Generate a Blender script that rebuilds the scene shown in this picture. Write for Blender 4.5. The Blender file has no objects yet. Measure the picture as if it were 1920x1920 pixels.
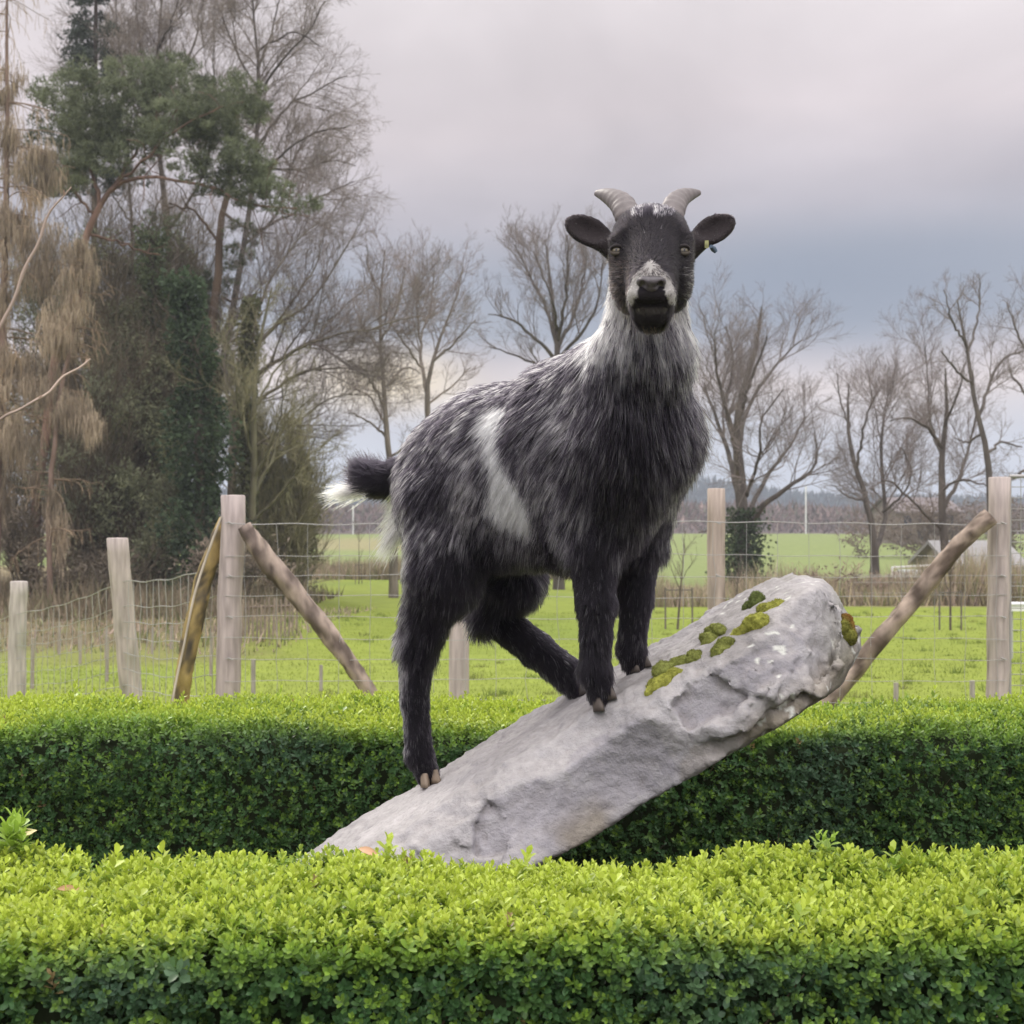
import bpy, bmesh, math, random
import numpy as np
from mathutils import Vector, Matrix
from mathutils.bvhtree import BVHTree

# ------------------------------------------------------------------ camera, sky, sun, exposure
F = 2800.0            # focal length in pixels of the 1920 px photograph
CAMZ = 1.30
scene = bpy.context.scene
COL = scene.collection
cam_d = bpy.data.cameras.new("camera")
cam_d.sensor_width = 36.0
cam_d.lens = F / 1920.0 * 36.0
cam_d.clip_start = 0.05
cam_d.clip_end = 4000.0
cam_d.dof.use_dof = True
cam_d.dof.focus_distance = 2.75
cam_d.dof.aperture_fstop = 13.0
cam = bpy.data.objects.new("camera", cam_d)
cam.location = (0, 0, CAMZ)
cam.rotation_euler = (math.radians(90), 0, 0)
COL.objects.link(cam)
scene.camera = cam

SUN_EL, SUN_AZ = 38.0, -28.0      # azimuth from +Y towards +X
world = bpy.data.worlds.new("World")
scene.world = world
world.use_nodes = True
wt = world.node_tree
wt.nodes.clear()
def wn(t, **k):
    n = wt.nodes.new(t)
    for a, b in k.items():
        setattr(n, a, b)
    return n
def wl(a, b): wt.links.new(a, b)
w_out = wn('ShaderNodeOutputWorld')
w_bg = wn('ShaderNodeBackground'); w_bg.inputs[1].default_value = 1.0
w_sky = wn('ShaderNodeTexSky', sky_type='NISHITA', sun_disc=False)
w_sky.sun_elevation = math.radians(SUN_EL); w_sky.sun_rotation = math.radians(SUN_AZ)
w_skys = wn('ShaderNodeVectorMath', operation='SCALE'); w_skys.inputs['Scale'].default_value = 0.08
wl(w_sky.outputs[0], w_skys.inputs[0])
w_tc = wn('ShaderNodeTexCoord')
w_sep = wn('ShaderNodeSeparateXYZ'); wl(w_tc.outputs['Generated'], w_sep.inputs[0])
w_map = wn('ShaderNodeMapping'); w_map.inputs['Scale'].default_value = (3.0, 3.0, 5.5)
w_map.inputs['Location'].default_value = (1.7, 0.3, 0.9)
wl(w_tc.outputs['Generated'], w_map.inputs[0])
w_no = wn('ShaderNodeTexNoise'); w_no.inputs['Scale'].default_value = 1.0
w_no.inputs['Detail'].default_value = 5.0; w_no.inputs['Roughness'].default_value = 0.5
wl(w_map.outputs[0], w_no.inputs['Vector'])
w_no2 = wn('ShaderNodeTexNoise'); w_no2.inputs['Scale'].default_value = 1.5
w_no2.inputs['Detail'].default_value = 4.0; w_no2.inputs['Distortion'].default_value = 0.25
wl(w_map.outputs[0], w_no2.inputs['Vector'])
# elevation with a little cloud distortion
w_m1 = wn('ShaderNodeMath', operation='MULTIPLY_ADD'); w_m1.inputs[1].default_value = 0.07
wl(w_no.outputs[0], w_m1.inputs[0]); wl(w_sep.outputs[2], w_m1.inputs[2])
w_m2 = wn('ShaderNodeMath', operation='SUBTRACT'); w_m2.inputs[1].default_value = 0.035
wl(w_m1.outputs[0], w_m2.inputs[0])
w_ramp = wn('ShaderNodeValToRGB')
cr = w_ramp.color_ramp
def s2l(c):
    return tuple(((x/255.0+0.055)/1.055)**2.4 if x > 10 else x/255.0/12.92 for x in c)
SKY = [(0.00, (132,152,170)), (0.022, (142,161,178)), (0.05, (160,168,180)), (0.085, (208,194,190)),
       (0.105, (188,178,180)), (0.125, (136,144,158)), (0.165, (138,143,156)), (0.20, (168,163,170)),
       (0.25, (198,188,190)), (0.32, (210,202,203)), (0.45, (210,205,205)), (1.0, (222,220,222))]
while len(cr.elements) > 1: cr.elements.remove(cr.elements[0])
cr.elements[0].position = SKY[0][0]; cr.elements[0].color = s2l(SKY[0][1]) + (1,)
for p, c in SKY[1:]:
    e = cr.elements.new(p); e.color = s2l(c) + (1,)
wl(w_m2.outputs[0], w_ramp.inputs[0])
# soft light / dark blotches
w_mr = wn('ShaderNodeMapRange'); w_mr.inputs[1].default_value = 0.3; w_mr.inputs[2].default_value = 0.7
w_mr.inputs[3].default_value = 0.83; w_mr.inputs[4].default_value = 1.15
wl(w_no2.outputs[0], w_mr.inputs[0])
w_bl = wn('ShaderNodeVectorMath', operation='SCALE'); wl(w_ramp.outputs[0], w_bl.inputs[0]); wl(w_mr.outputs[0], w_bl.inputs['Scale'])
# an overcast dome is brighter towards the zenith
w_zm = wn('ShaderNodeMapRange'); w_zm.inputs[1].default_value = 0.33; w_zm.inputs[2].default_value = 0.9
w_zm.inputs[3].default_value = 1.0; w_zm.inputs[4].default_value = 2.9
wl(w_sep.outputs[2], w_zm.inputs[0])
w_yb = wn('ShaderNodeMapRange'); w_yb.inputs[1].default_value = 0.15; w_yb.inputs[2].default_value = -0.7
w_yb.inputs[3].default_value = 1.0; w_yb.inputs[4].default_value = 1.9
wl(w_sep.outputs[1], w_yb.inputs[0])
w_zy = wn('ShaderNodeMath', operation='MULTIPLY'); wl(w_zm.outputs[0], w_zy.inputs[0]); wl(w_yb.outputs[0], w_zy.inputs[1])
w_zs = wn('ShaderNodeVectorMath', operation='SCALE'); wl(w_bl.outputs[0], w_zs.inputs[0]); wl(w_zy.outputs[0], w_zs.inputs['Scale'])
# thin yellow break in the cloud low on the left
g = Vector(((722-960)/F, 1.0, (960-716)/F)).normalized()
w_gs = wn('ShaderNodeVectorMath', operation='SUBTRACT'); w_gs.inputs[1].default_value = g
wl(w_tc.outputs['Generated'], w_gs.inputs[0])
w_gm = wn('ShaderNodeVectorMath', operation='MULTIPLY'); w_gm.inputs[1].default_value = (1, 1, 2.6)
wl(w_gs.outputs[0], w_gm.inputs[0])
w_gl = wn('ShaderNodeVectorMath', operation='LENGTH'); wl(w_gm.outputs[0], w_gl.inputs[0])
w_gr = wn('ShaderNodeMapRange', interpolation_type='SMOOTHSTEP'); w_gr.inputs[1].default_value = 0.0; w_gr.inputs[2].default_value = 0.085
w_gr.inputs[3].default_value = 0.75; w_gr.inputs[4].default_value = 0.0
wl(w_gl.outputs['Value'], w_gr.inputs[0])
w_gx = wn('ShaderNodeMix', data_type='RGBA'); w_gx.inputs[7].default_value = s2l((244,222,170)) + (1,)
wl(w_gr.outputs[0], w_gx.inputs[0]); wl(w_zs.outputs[0], w_gx.inputs[6])
# heavier blue grey cloud bank low on the right
g2 = Vector(((1500-960)/F, 1.0, (960-565)/F)).normalized()
w_hs = wn('ShaderNodeVectorMath', operation='SUBTRACT'); w_hs.inputs[1].default_value = g2
wl(w_tc.outputs['Generated'], w_hs.inputs[0])
w_hm = wn('ShaderNodeVectorMath', operation='MULTIPLY'); w_hm.inputs[1].default_value = (.45, 1, 2.2)
wl(w_hs.outputs[0], w_hm.inputs[0])
w_hl = wn('ShaderNodeVectorMath', operation='LENGTH'); wl(w_hm.outputs[0], w_hl.inputs[0])
w_ha = wn('ShaderNodeMath', operation='MULTIPLY_ADD'); w_ha.inputs[1].default_value = -0.08
wl(w_no2.outputs[0], w_ha.inputs[0]); wl(w_hl.outputs['Value'], w_ha.inputs[2])
w_hr = wn('ShaderNodeMapRange', interpolation_type='SMOOTHSTEP'); w_hr.inputs[1].default_value = -0.03; w_hr.inputs[2].default_value = 0.10
w_hr.inputs[3].default_value = 0.92; w_hr.inputs[4].default_value = 0.0
wl(w_ha.outputs[0], w_hr.inputs[0])
w_hx = wn('ShaderNodeMix', data_type='RGBA'); w_hx.inputs[7].default_value = s2l((108,121,140)) + (1,)
wl(w_hr.outputs[0], w_hx.inputs[0]); wl(w_gx.outputs[2], w_hx.inputs[6])
w_mx = wn('ShaderNodeMix', data_type='RGBA'); w_mx.inputs[0].default_value = 0.05
wl(w_hx.outputs[2], w_mx.inputs[6]); wl(w_skys.outputs[0], w_mx.inputs[7])
wl(w_mx.outputs[2], w_bg.inputs[0]); wl(w_bg.outputs[0], w_out.inputs[0])

sun_d = bpy.data.lights.new("sun", 'SUN')
sun_d.energy = 1.2; sun_d.angle = math.radians(14); sun_d.color = (1.0, 0.95, 0.86)
sun = bpy.data.objects.new("sun", sun_d)
el, az = math.radians(SUN_EL), math.radians(SUN_AZ)
sdir = Vector((math.sin(az)*math.cos(el), math.cos(az)*math.cos(el), math.sin(el)))
sun.rotation_euler = sdir.to_track_quat('Z', 'Y').to_euler()
sun.location = sdir*50
COL.objects.link(sun)
scene.view_settings.view_transform = 'Standard'
scene.view_settings.look = 'None'
scene.view_settings.exposure = 0.35
scene.view_settings.gamma = 1.0
scene.cycles.max_bounces = 8
scene.cycles.transparent_max_bounces = 8
scene.cycles_curves.shape = 'RIBBONS'
scene.cycles_curves.subdivisions = 2
scene.render.hair_type = 'STRAND'

# ------------------------------------------------------------------ helpers
def P(u, v, d):
    """the real place of something seen at (u, v), d metres away along the view"""
    return np.array(((u-960.0)/F*d, d, CAMZ + (960.0-v)/F*d))
def PV(u, v, d): return Vector(P(u, v, d))

def tag(o, label=None, cat=None, group=None, kind=None):
    if label: o['label'] = label
    if cat: o['category'] = cat
    if group: o['group'] = group
    if kind: o['kind'] = kind
    return o
def empty(name, loc, label=None, cat=None, group=None, kind=None):
    o = bpy.data.objects.new(name, None); COL.objects.link(o)
    o.location = Vector(loc); o.empty_display_size = 0.1
    return tag(o, label, cat, group, kind)
def link(name, me, mat=None, parent=None):
    o = bpy.data.objects.new(name, me); COL.objects.link(o)
    if mat is not None and hasattr(me, 'materials'): me.materials.append(mat)
    if parent is not None:
        o.parent = parent
        o.matrix_parent_inverse = Matrix.Translation(-parent.location)
    return o
def copy_tree(o, loc, parent=None):
    c = o.copy(); COL.objects.link(c)
    if parent is None: c.location = loc
    else: c.parent = parent
    for ch in list(o.children): copy_tree(ch, None, c)
    return c

class MB:
    """collects vertex / face arrays with a colour per vertex"""
    def __init__(s): s.v = []; s.t = []; s.q = []; s.c = []; s.n = 0
    def add(s, v, tris=None, quads=None, col=(0.5,0.5,0.5)):
        v = np.asarray(v, float).reshape(-1, 3)
        if tris is not None and len(tris): s.t.append(np.asarray(tris, np.int64).reshape(-1, 3) + s.n)
        if quads is not None and len(quads): s.q.append(np.asarray(quads, np.int64).reshape(-1, 4) + s.n)
        c = np.asarray(col, float)
        if c.ndim == 1: c = np.tile(c, (len(v), 1))
        s.v.append(v); s.c.append(c); s.n += len(v)
    def build(s, name, mat, parent=None, smooth=True):
        v = np.concatenate(s.v); c = np.concatenate(s.c)
        t = np.concatenate(s.t) if s.t else np.zeros((0,3), np.int64)
        q = np.concatenate(s.q) if s.q else np.zeros((0,4), np.int64)
        me = make_mesh(name, v, t, q, smooth)
        a = me.color_attributes.new('col', 'FLOAT_COLOR', 'POINT')
        a.data.foreach_set('color', np.c_[c, np.ones(len(c))].astype(np.float32).ravel())
        return link(name, me, mat, parent)
def make_mesh(name, v, t, q, smooth=True):
    me = bpy.data.meshes.new(name)
    me.vertices.add(len(v)); me.vertices.foreach_set('co', np.asarray(v, np.float32).ravel())
    nl = len(t)*3 + len(q)*4
    me.loops.add(nl)
    me.loops.foreach_set('vertex_index', np.concatenate([t.ravel(), q.ravel()]).astype(np.int32))
    me.polygons.add(len(t)+len(q))
    me.polygons.foreach_set('loop_start', np.concatenate([np.arange(len(t))*3, len(t)*3 + np.arange(len(q))*4]).astype(np.int32))
    me.update(calc_edges=True)
    me.polygons.foreach_set('use_smooth', np.full(len(t)+len(q), smooth))
    return me

def norm(a): return a/np.maximum(np.linalg.norm(a, axis=-1, keepdims=True), 1e-9)

def _hash(ix, iy, iz, seed):
    h = (ix.astype(np.uint32)*np.uint32(374761393) + iy.astype(np.uint32)*np.uint32(668265263)
         + iz.astype(np.uint32)*np.uint32(2246822519) + np.uint32(seed*3266489917 & 0xffffffff))
    h = (h ^ (h >> np.uint32(13)))*np.uint32(1274126177)
    h = h ^ (h >> np.uint32(16))
    return (h & np.uint32(0xffffff)).astype(np.float64)/float(0xffffff)
def noise(p, scale=1.0, seed=0):
    """smooth value noise, 0..1"""
    p = np.asarray(p, float)*scale
    i = np.floor(p).astype(np.int64); f = p-i; f = f*f*(3-2*f)
    r = 0
    for a in (0,1):
        for b in (0,1):
            for c in (0,1):
                w = (f[...,0] if a else 1-f[...,0])*(f[...,1] if b else 1-f[...,1])*(f[...,2] if c else 1-f[...,2])
                r = r + w*_hash(i[...,0]+a, i[...,1]+b, i[...,2]+c, seed)
    return r
def fbm(p, scale=1.0, seed=0, octs=4):
    r = 0; a = 0.5; s = 0
    for k in range(octs):
        r = r + a*noise(p, scale*2**k, seed+k*17); s += a; a *= 0.5
    return r/s

def tubes(mb, Pp, R, sides=4, col=(0.2,0.2,0.2), caps=False):
    """N polylines (N,K,3) with radii (N,K) -> tubes"""
    N, K, _ = Pp.shape
    T = np.empty_like(Pp); T[:,1:-1] = Pp[:,2:]-Pp[:,:-2]; T[:,0] = Pp[:,1]-Pp[:,0]; T[:,-1] = Pp[:,-1]-Pp[:,-2]
    T = norm(T)
    ref = np.where(np.abs(T[...,2:3]) > 0.9, np.array([1.0,0,0]), np.array([0,0,1.0]))
    # keep one reference per tube so that the rings do not twist
    m = norm(Pp[:,-1]-Pp[:,0]); rf = np.where(np.abs(m[:,2:3]) > 0.7, np.array([1.0,0.1,0]), np.array([0,0.1,1.0]))
    ref = np.repeat(rf[:,None,:], K, 1)
    A = norm(np.cross(T, ref)); B = np.cross(T, A)
    th = np.arange(sides)*2*math.pi/sides
    ring = Pp[:,:,None,:] + R[:,:,None,None]*(np.cos(th)[None,None,:,None]*A[:,:,None,:] + np.sin(th)[None,None,:,None]*B[:,:,None,:])
    v = ring.reshape(-1, 3)
    n, k, s = np.meshgrid(np.arange(N), np.arange(K-1), np.arange(sides), indexing='ij')
    s2 = (s+1) % sides; b = (n*K+k)*sides
    q = np.stack([b+s, b+s2, b+sides+s2, b+sides+s], -1).reshape(-1, 4)
    c = np.asarray(col, float)
    if c.ndim == 2: c = np.repeat(c, K*sides, 0)
    mb.add(v, None, q, c)
    if caps:
        for e in (0, K-1):
            cen = Pp[:, e]
            base = mb.n
            vv = np.concatenate([ring[:, e].reshape(-1,3), cen])
            n, s = np.meshgrid(np.arange(N), np.arange(sides), indexing='ij')
            a = n*sides+s; b2 = n*sides+(s+1) % sides; cc = N*sides+n
            tr = np.stack([b2, a, cc] if e == 0 else [a, b2, cc], -1).reshape(-1, 3)
            mb.add(vv, tr, None, c[0] if c.ndim == 2 else c)

def resample(pts, K):
    pts = np.asarray(pts, float)
    if len(pts) > 2:      # Catmull-Rom
        ext = np.vstack([2*pts[0]-pts[1], pts, 2*pts[-1]-pts[-2]]); out = []
        for i in range(len(pts)-1):
            p0,p1,p2,p3 = ext[i:i+4]
            t = np.linspace(0,1,10,endpoint=False)[:,None]
            out.append(0.5*((2*p1)+(-p0+p2)*t+(2*p0-5*p1+4*p2-p3)*t**2+(-p0+3*p1-3*p2+p3)*t**3))
        pts = np.vstack(out+[pts[-1:]])
    s = np.r_[0, np.cumsum(np.linalg.norm(np.diff(pts[:,:3], axis=0), axis=1))]
    t = np.linspace(0, s[-1], K)
    return np.stack([np.interp(t, s, pts[:,i]) for i in range(pts.shape[1])], 1)

def box(mb, c, sz, col=(0.5,0.5,0.5), rot=0.0):
    c = np.asarray(c, float); h = np.asarray(sz, float)/2
    v = np.array([[x,y,z] for x in (-1,1) for y in (-1,1) for z in (-1,1)], float)*h
    cs, sn = math.cos(rot), math.sin(rot)
    v = np.c_[v[:,0]*cs-v[:,1]*sn, v[:,0]*sn+v[:,1]*cs, v[:,2]] + c
    mb.add(v, None, [[0,1,3,2],[4,6,7,5],[0,4,5,1],[2,3,7,6],[0,2,6,4],[1,5,7,3]], col)

def rand_unit(rng, n): return norm(rng.normal(size=(n,3)))

# ------------------------------------------------------------------ materials
def new_mat(name):
    m = bpy.data.materials.new(name); m.use_nodes = True
    nt = m.node_tree; bs = nt.nodes['Principled BSDF']
    return m, nt, bs
def attr_mat(name, rough=0.6, spec=0.3, trans=0.0, bump=None, noise_amt=None, coat=0):
    """colour from the mesh's own 'col' attribute"""
    m, nt, bs = new_mat(name)
    at = nt.nodes.new('ShaderNodeAttribute'); at.attribute_name = 'col'
    src = at.outputs['Color']
    if noise_amt:
        tc = nt.nodes.new('ShaderNodeTexCoord')
        mp = nt.nodes.new('ShaderNodeMapping'); mp.inputs['Scale'].default_value = noise_amt[2] if len(noise_amt) > 2 else (1,1,1)
        nt.links.new(tc.outputs['Object'], mp.inputs[0])
        no = nt.nodes.new('ShaderNodeTexNoise'); no.inputs['Scale'].default_value = noise_amt[0]; no.inputs['Detail'].default_value = 6
        nt.links.new(mp.outputs[0], no.inputs['Vector'])
        mr = nt.nodes.new('ShaderNodeMapRange'); mr.inputs[1].default_value = 0.3; mr.inputs[2].default_value = 0.7
        mr.inputs[3].default_value = 1-noise_amt[1]; mr.inputs[4].default_value = 1+noise_amt[1]
        nt.links.new(no.outputs[0], mr.inputs[0])
        sc = nt.nodes.new('ShaderNodeVectorMath'); sc.operation = 'SCALE'
        nt.links.new(src, sc.inputs[0]); nt.links.new(mr.outputs[0], sc.inputs['Scale']); src = sc.outputs[0]
        if bump:
            bp = nt.nodes.new('ShaderNodeBump'); bp.inputs['Strength'].default_value = 0.8; bp.inputs['Distance'].default_value = bump
            nt.links.new(no.outputs[0], bp.inputs['Height']); nt.links.new(bp.outputs[0], bs.inputs['Normal'])
    nt.links.new(src, bs.inputs['Base Color'])
    bs.inputs['Roughness'].default_value = rough
    bs.inputs['Specular IOR Level'].default_value = spec
    if trans > 0:
        tr = nt.nodes.new('ShaderNodeBsdfTranslucent'); nt.links.new(src, tr.inputs[0])
        mx = nt.nodes.new('ShaderNodeMixShader'); mx.inputs[0].default_value = trans
        out = nt.nodes['Material Output']
        nt.links.new(bs.outputs[0], mx.inputs[1]); nt.links.new(tr.outputs[0], mx.inputs[2]); nt.links.new(mx.outputs[0], out.inputs[0])
    return m
M_bark = attr_mat('bark', 0.9, 0.1, bump=0.03, noise_amt=(6, 0.35, (1,1,0.25)))
M_twig = attr_mat('twigs', 0.9, 0.1)
M_needle = attr_mat('needles', 0.7, 0.2, trans=0.4)
M_leaf = attr_mat('hedge_leaf', 0.42, 0.45, trans=0.3)
M_post = attr_mat('post_wood', 0.85, 0.15, bump=0.003, noise_amt=(44, 0.26, (1,1,0.12)))
M_log = attr_mat('log_wood', 0.85, 0.15, bump=0.012, noise_amt=(14, 0.45, (1,1,0.5)))
M_wire, _nt, _b = new_mat('galvanised_wire'); _b.inputs['Base Color'].default_value = (0.36,0.35,0.33,1); _b.inputs['Metallic'].default_value = 0.25; _b.inputs['Roughness'].default_value = 0.55
M_grassy = attr_mat('grass_blade', 0.6, 0.2, trans=0.3)
M_plain = attr_mat('weathered_paint', 0.6, 0.3, noise_amt=(5, 0.12))
# ------------------------------------------------------------------ ground and far land
GY = np.array([-30, 0, 5, 7, 10, 20, 35, 50, 75, 90, 120, 200, 260, 400, 520, 700, 1500.])
GZ = np.array([0, 0, 0, -.05, -.2, -.6, -.97, -1.2, -1.27, -1.1, -.6, -1.7, -2.2, -1.2, 1.5, 4.5, 6.])
def ground_z(x, y):
    x = np.asarray(x, float); y = np.asarray(y, float)
    z = np.interp(y, GY, GZ)
    p = np.stack([x, y, 0*x], -1)
    amp = np.clip((y-8)/60, 0, 1)
    return z + (noise(p, 0.11, 3)-.5)*0.25*np.clip((y-9)/20, 0, 1) + (noise(p, 0.012, 5)-.5)*9*np.clip((y-300)/300, 0, 1) + (noise(p,0.9,8)-.5)*0.03*np.clip((y-6)/4,0,1)
xs = np.unique(np.r_[np.linspace(-700,-60,26), np.linspace(-60,60,161), np.linspace(60,700,26)])
ys = np.unique(np.r_[np.linspace(-30,5,10), np.linspace(5,60,140), np.linspace(60,300,60), np.linspace(300,1500,40)])
X, Y = np.meshgrid(xs, ys, indexing='ij')
Z = ground_z(X, Y)
V = np.stack([X,Y,Z],-1).reshape(-1,3)
i, j = np.meshgrid(np.arange(len(xs)-1), np.arange(len(ys)-1), indexing='ij')
n = len(ys); a = i*n+j
q = np.stack([a, a+n, a+n+1, a+1], -1).reshape(-1,4)
# land cover painted as real cover: lawn, leaf litter under the wood, rough tan strip, far pasture, far brown wood floor
x, y = V[:,0], V[:,1]
lawn = np.array([.185,.225,.036]); lawn2 = np.array([.12,.175,.032]); litter = np.array([.13,.105,.06]); tan = np.array([.24,.20,.11])
past = np.array([.16,.185,.09]); wood = np.array([.10,.075,.065]); far_ = np.array([.06,.075,.09])
nz = fbm(V*[1,1,0], 0.25, 11)[:,None]
c = lawn*(nz*1.4+.3).clip(0,1) + lawn2*(1-(nz*1.4+.3).clip(0,1))
edge = np.where(x > 3.2, 35.0, 55.0) + (noise(V*[1,1,0],0.2,2)-.5)*3
def bl(c, col, w): return c*(1-w[:,None]) + np.asarray(col)*w[:,None]
c = bl(c, tan, np.clip((y-edge)/1.0,0,1)*(y < edge+25))
c = bl(c, past*np.array([1.05,1.1,.8]), np.clip((y-edge-14)/3,0,1))
c = bl(c, tan, np.clip((y-92)/4,0,1)*np.clip((118-y)/10,0,1)*(x<10)*0.7)
c = bl(c, wood, np.clip((y-185)/20,0,1))
c = bl(c, far_, np.clip((y-420)/60,0,1))
wz = np.clip((-x-2.2-(y-14)*0.11)/1.2,0,1)*np.clip((y-17)/4,0,1)*np.clip((70-y)/10,0,1)
c = bl(c, litter, np.clip(wz*1.2*(noise(V*[1,1,0],0.8,4)+.35),0,1))
c = bl(c, np.array([.07,.06,.04]), np.clip((6.5-y),0,1)*(y<6.5))
mb = MB(); mb.add(V, None, q, c)
M_ground = attr_mat('ground_cover', 0.95, 0.1, bump=0.05, noise_amt=(2.6, 0.14))
g_o = mb.build('ground', M_ground); tag(g_o, kind='structure')

rng = np.random.default_rng(5)
def blades(mb, pos, dirs, ln, wd, col, rng, bend=0.0):
    N = len(pos); side = norm(np.cross(dirs, rand_unit(rng, N)))
    ln = np.asarray(ln)*np.ones(N); wd = np.asarray(wd)*np.ones(N)
    v = np.stack([pos-side*wd[:,None]/2, pos+side*wd[:,None]/2, pos+dirs*ln[:,None]], 1)
    col = np.asarray(col, float)
    cc = np.repeat(col, 3, 0) if col.ndim == 2 else col
    mb.add(v.reshape(-1,3), np.arange(N*3).reshape(-1,3), None, cc)
def leaves(mb, pos, dirs, ln, wd, col, rng, fold=0.25):
    """little folded rhombus leaves"""
    N = len(pos); side = norm(np.cross(dirs, rand_unit(rng, N))); up = np.cross(side, dirs)
    ln = (np.asarray(ln)*np.ones(N))[:,None]; wd = (np.asarray(wd)*np.ones(N))[:,None]
    mid = pos+dirs*ln*.5
    v = np.stack([pos, mid+side*wd/2+up*wd*fold, pos+dirs*ln, mid-side*wd/2+up*wd*fold], 1)
    b = np.arange(N)[:,None]*4
    t = np.concatenate([b+[0,1,2], b+[0,2,3]], 0)
    cc = np.repeat(col, 4, 0) if np.ndim(col) == 2 else col
    mb.add(v.reshape(-1,3), t, None, cc)

# lawn grass
N = 90000
y = 9+ (rng.random(N)**1.6)*24; x = (rng.random(N)-.5)*(y*0.9+2)
keep = (x > -2.4-(y-14)*.1-rng.random(N)*1.5)|(y < 17+rng.random(N)*3)
x, y = x[keep], y[keep]; N = len(x)
pos = np.c_[x, y, ground_z(x,y)-.005]
dirs = norm(np.c_[rng.normal(0,.35,(N,2)), np.ones(N)])
cc = np.array([.19,.235,.04])*(0.75+.4*rng.random((N,1)))*(0.75+.5*noise(pos*[1,1,0],.5,6)[:,None])
mb = MB(); blades(mb, pos, dirs, rng.uniform(.015,.04,N), .010, cc, rng)
nt0 = 420; ty = 9+rng.random(nt0)**1.2*24; tx = (rng.random(nt0)-.5)*(ty*.85+2); kp = tx > -2.0-(ty-14)*.1; tx, ty = tx[kp], ty[kp]
ti_ = np.repeat(np.arange(len(tx)), 34); sc_ = rng.uniform(.5,1.5,len(tx))[ti_]; tp_ = np.c_[tx[ti_]+rng.normal(0,.055,len(ti_))*sc_, ty[ti_]+rng.normal(0,.055,len(ti_))*sc_]
blades(mb, np.c_[tp_, ground_z(tp_[:,0],tp_[:,1])-.005], norm(np.c_[rng.normal(0,.45,(len(ti_),2)), np.ones(len(ti_))]), .085*sc_*rng.uniform(.5,1.1,len(ti_)), .010,
       np.array([[.13,.18,.034],[.16,.205,.038],[.19,.205,.06]])[rng.integers(0,3,len(tx))][ti_], rng)
tag(mb.build('grass', M_grassy), 'short green lawn grass in the meadow behind the wire fence', 'grass', kind='stuff')

# rough strips of dry growth along the field edges
mb = MB()
def rough(x0,x1,y0,y1,n,h0,h1,cols,dens_noise=0.35):
    x = rng.uniform(x0,x1,n); y = rng.uniform(y0,y1,n)
    pos = np.c_[x,y,ground_z(x,y)-.02]
    nn = noise(pos*[1,1,0],0.45,21)
    d = norm(np.c_[rng.normal(0,.28,(n,2)), np.ones(n)])
    c = np.asarray(cols)[rng.integers(0,len(cols),n)]*(0.6+.8*rng.random((n,1)))
    blades(mb, pos, d, rng.uniform(h0,h1,n)*(dens_noise+1.3*nn), rng.uniform(.012,.05,n), c, rng)
TAN = [(.40,.33,.22),(.33,.26,.19),(.28,.24,.14),(.24,.25,.12),(.36,.28,.23)]
rough(3.0,22,35,39,26000,.35,1.25,TAN)
rough(-8,3.5,55,60,16000,.3,.9,TAN)
rough(-16,-3.2,20,36,10000,.04,.22,TAN+[(.1,.12,.04)])
rough(-16,-5,28,44,14000,.15,.8,[(.20,.16,.11),(.24,.19,.13),(.15,.14,.08)])
tag(mb.build('undergrowth', M_twig), 'dry tan and brown rough growth along the far field edges', 'undergrowth', kind='stuff')

# far wood that reads as one brown mass, and the darker conifers on the ridge
mb = MB()
n = 42000
x = rng.uniform(-110,120,n); y = rng.uniform(205,300,n)
top = 2.4+1.6*noise(np.c_[x,y*0,0*x],0.06,31)+.9*noise(np.c_[x,y,0*x],0.35,32)
zz = rng.random(n)**.8*top
pos = np.c_[x,y,ground_z(x,y)+zz]
cw = np.array([[.17,.125,.115],[.13,.10,.09],[.20,.15,.13],[.11,.11,.08]])[rng.integers(0,4,n)]*(.7+.6*rng.random((n,1)))
blades(mb, pos, norm(np.c_[rng.normal(0,.5,(n,2)), np.ones(n)]), rng.uniform(.6,1.8,n), rng.uniform(.15,.5,n), cw, rng)
tag(mb.build('far_wood', M_twig), 'far brown leafless wood along the horizon', 'wood', kind='stuff')
mb = MB()
n = 30000
x = rng.uniform(-230,260,n); y = rng.uniform(470,560,n)
top = np.clip(3+9*(noise(np.c_[x,0*x,0*x],0.03,41)-.35),1.5,9)+3*noise(np.c_[x,y,0*x],0.3,42)
pos = np.c_[x,y,ground_z(x,y)+rng.random(n)**.8*top]
cw = np.array([.045,.075,.085])*(.7+.6*rng.random((n,1)))
blades(mb, pos, norm(np.c_[rng.normal(0,.3,(n,2)), np.ones(n)]), rng.uniform(1.5,3,n), rng.uniform(.6,1.5,n), cw, rng)
tag(mb.build('far_conifer_wood', M_twig), 'dark blue green conifer wood on the far ridge', 'wood', kind='stuff')

# haze
HAZE = True
if HAZE:
    mb = MB(); box(mb, (0,600,25), (1500,1500,60))
    hz = mb.build('haze', None); tag(hz, 'thin pale air haze over the meadow and fields', 'haze', kind='stuff')
    mh = bpy.data.materials.new('haze'); mh.use_nodes = True; nt = mh.node_tree; nt.nodes.clear()
    o = nt.nodes.new('ShaderNodeOutputMaterial'); pv = nt.nodes.new('ShaderNodeVolumePrincipled')
    pv.inputs['Density'].default_value = 0.0008; pv.inputs['Color'].default_value = (.86,.9,1,1)
    nt.links.new(pv.outputs[0], o.inputs['Volume'])
    hz.data.materials.append(mh)

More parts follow.
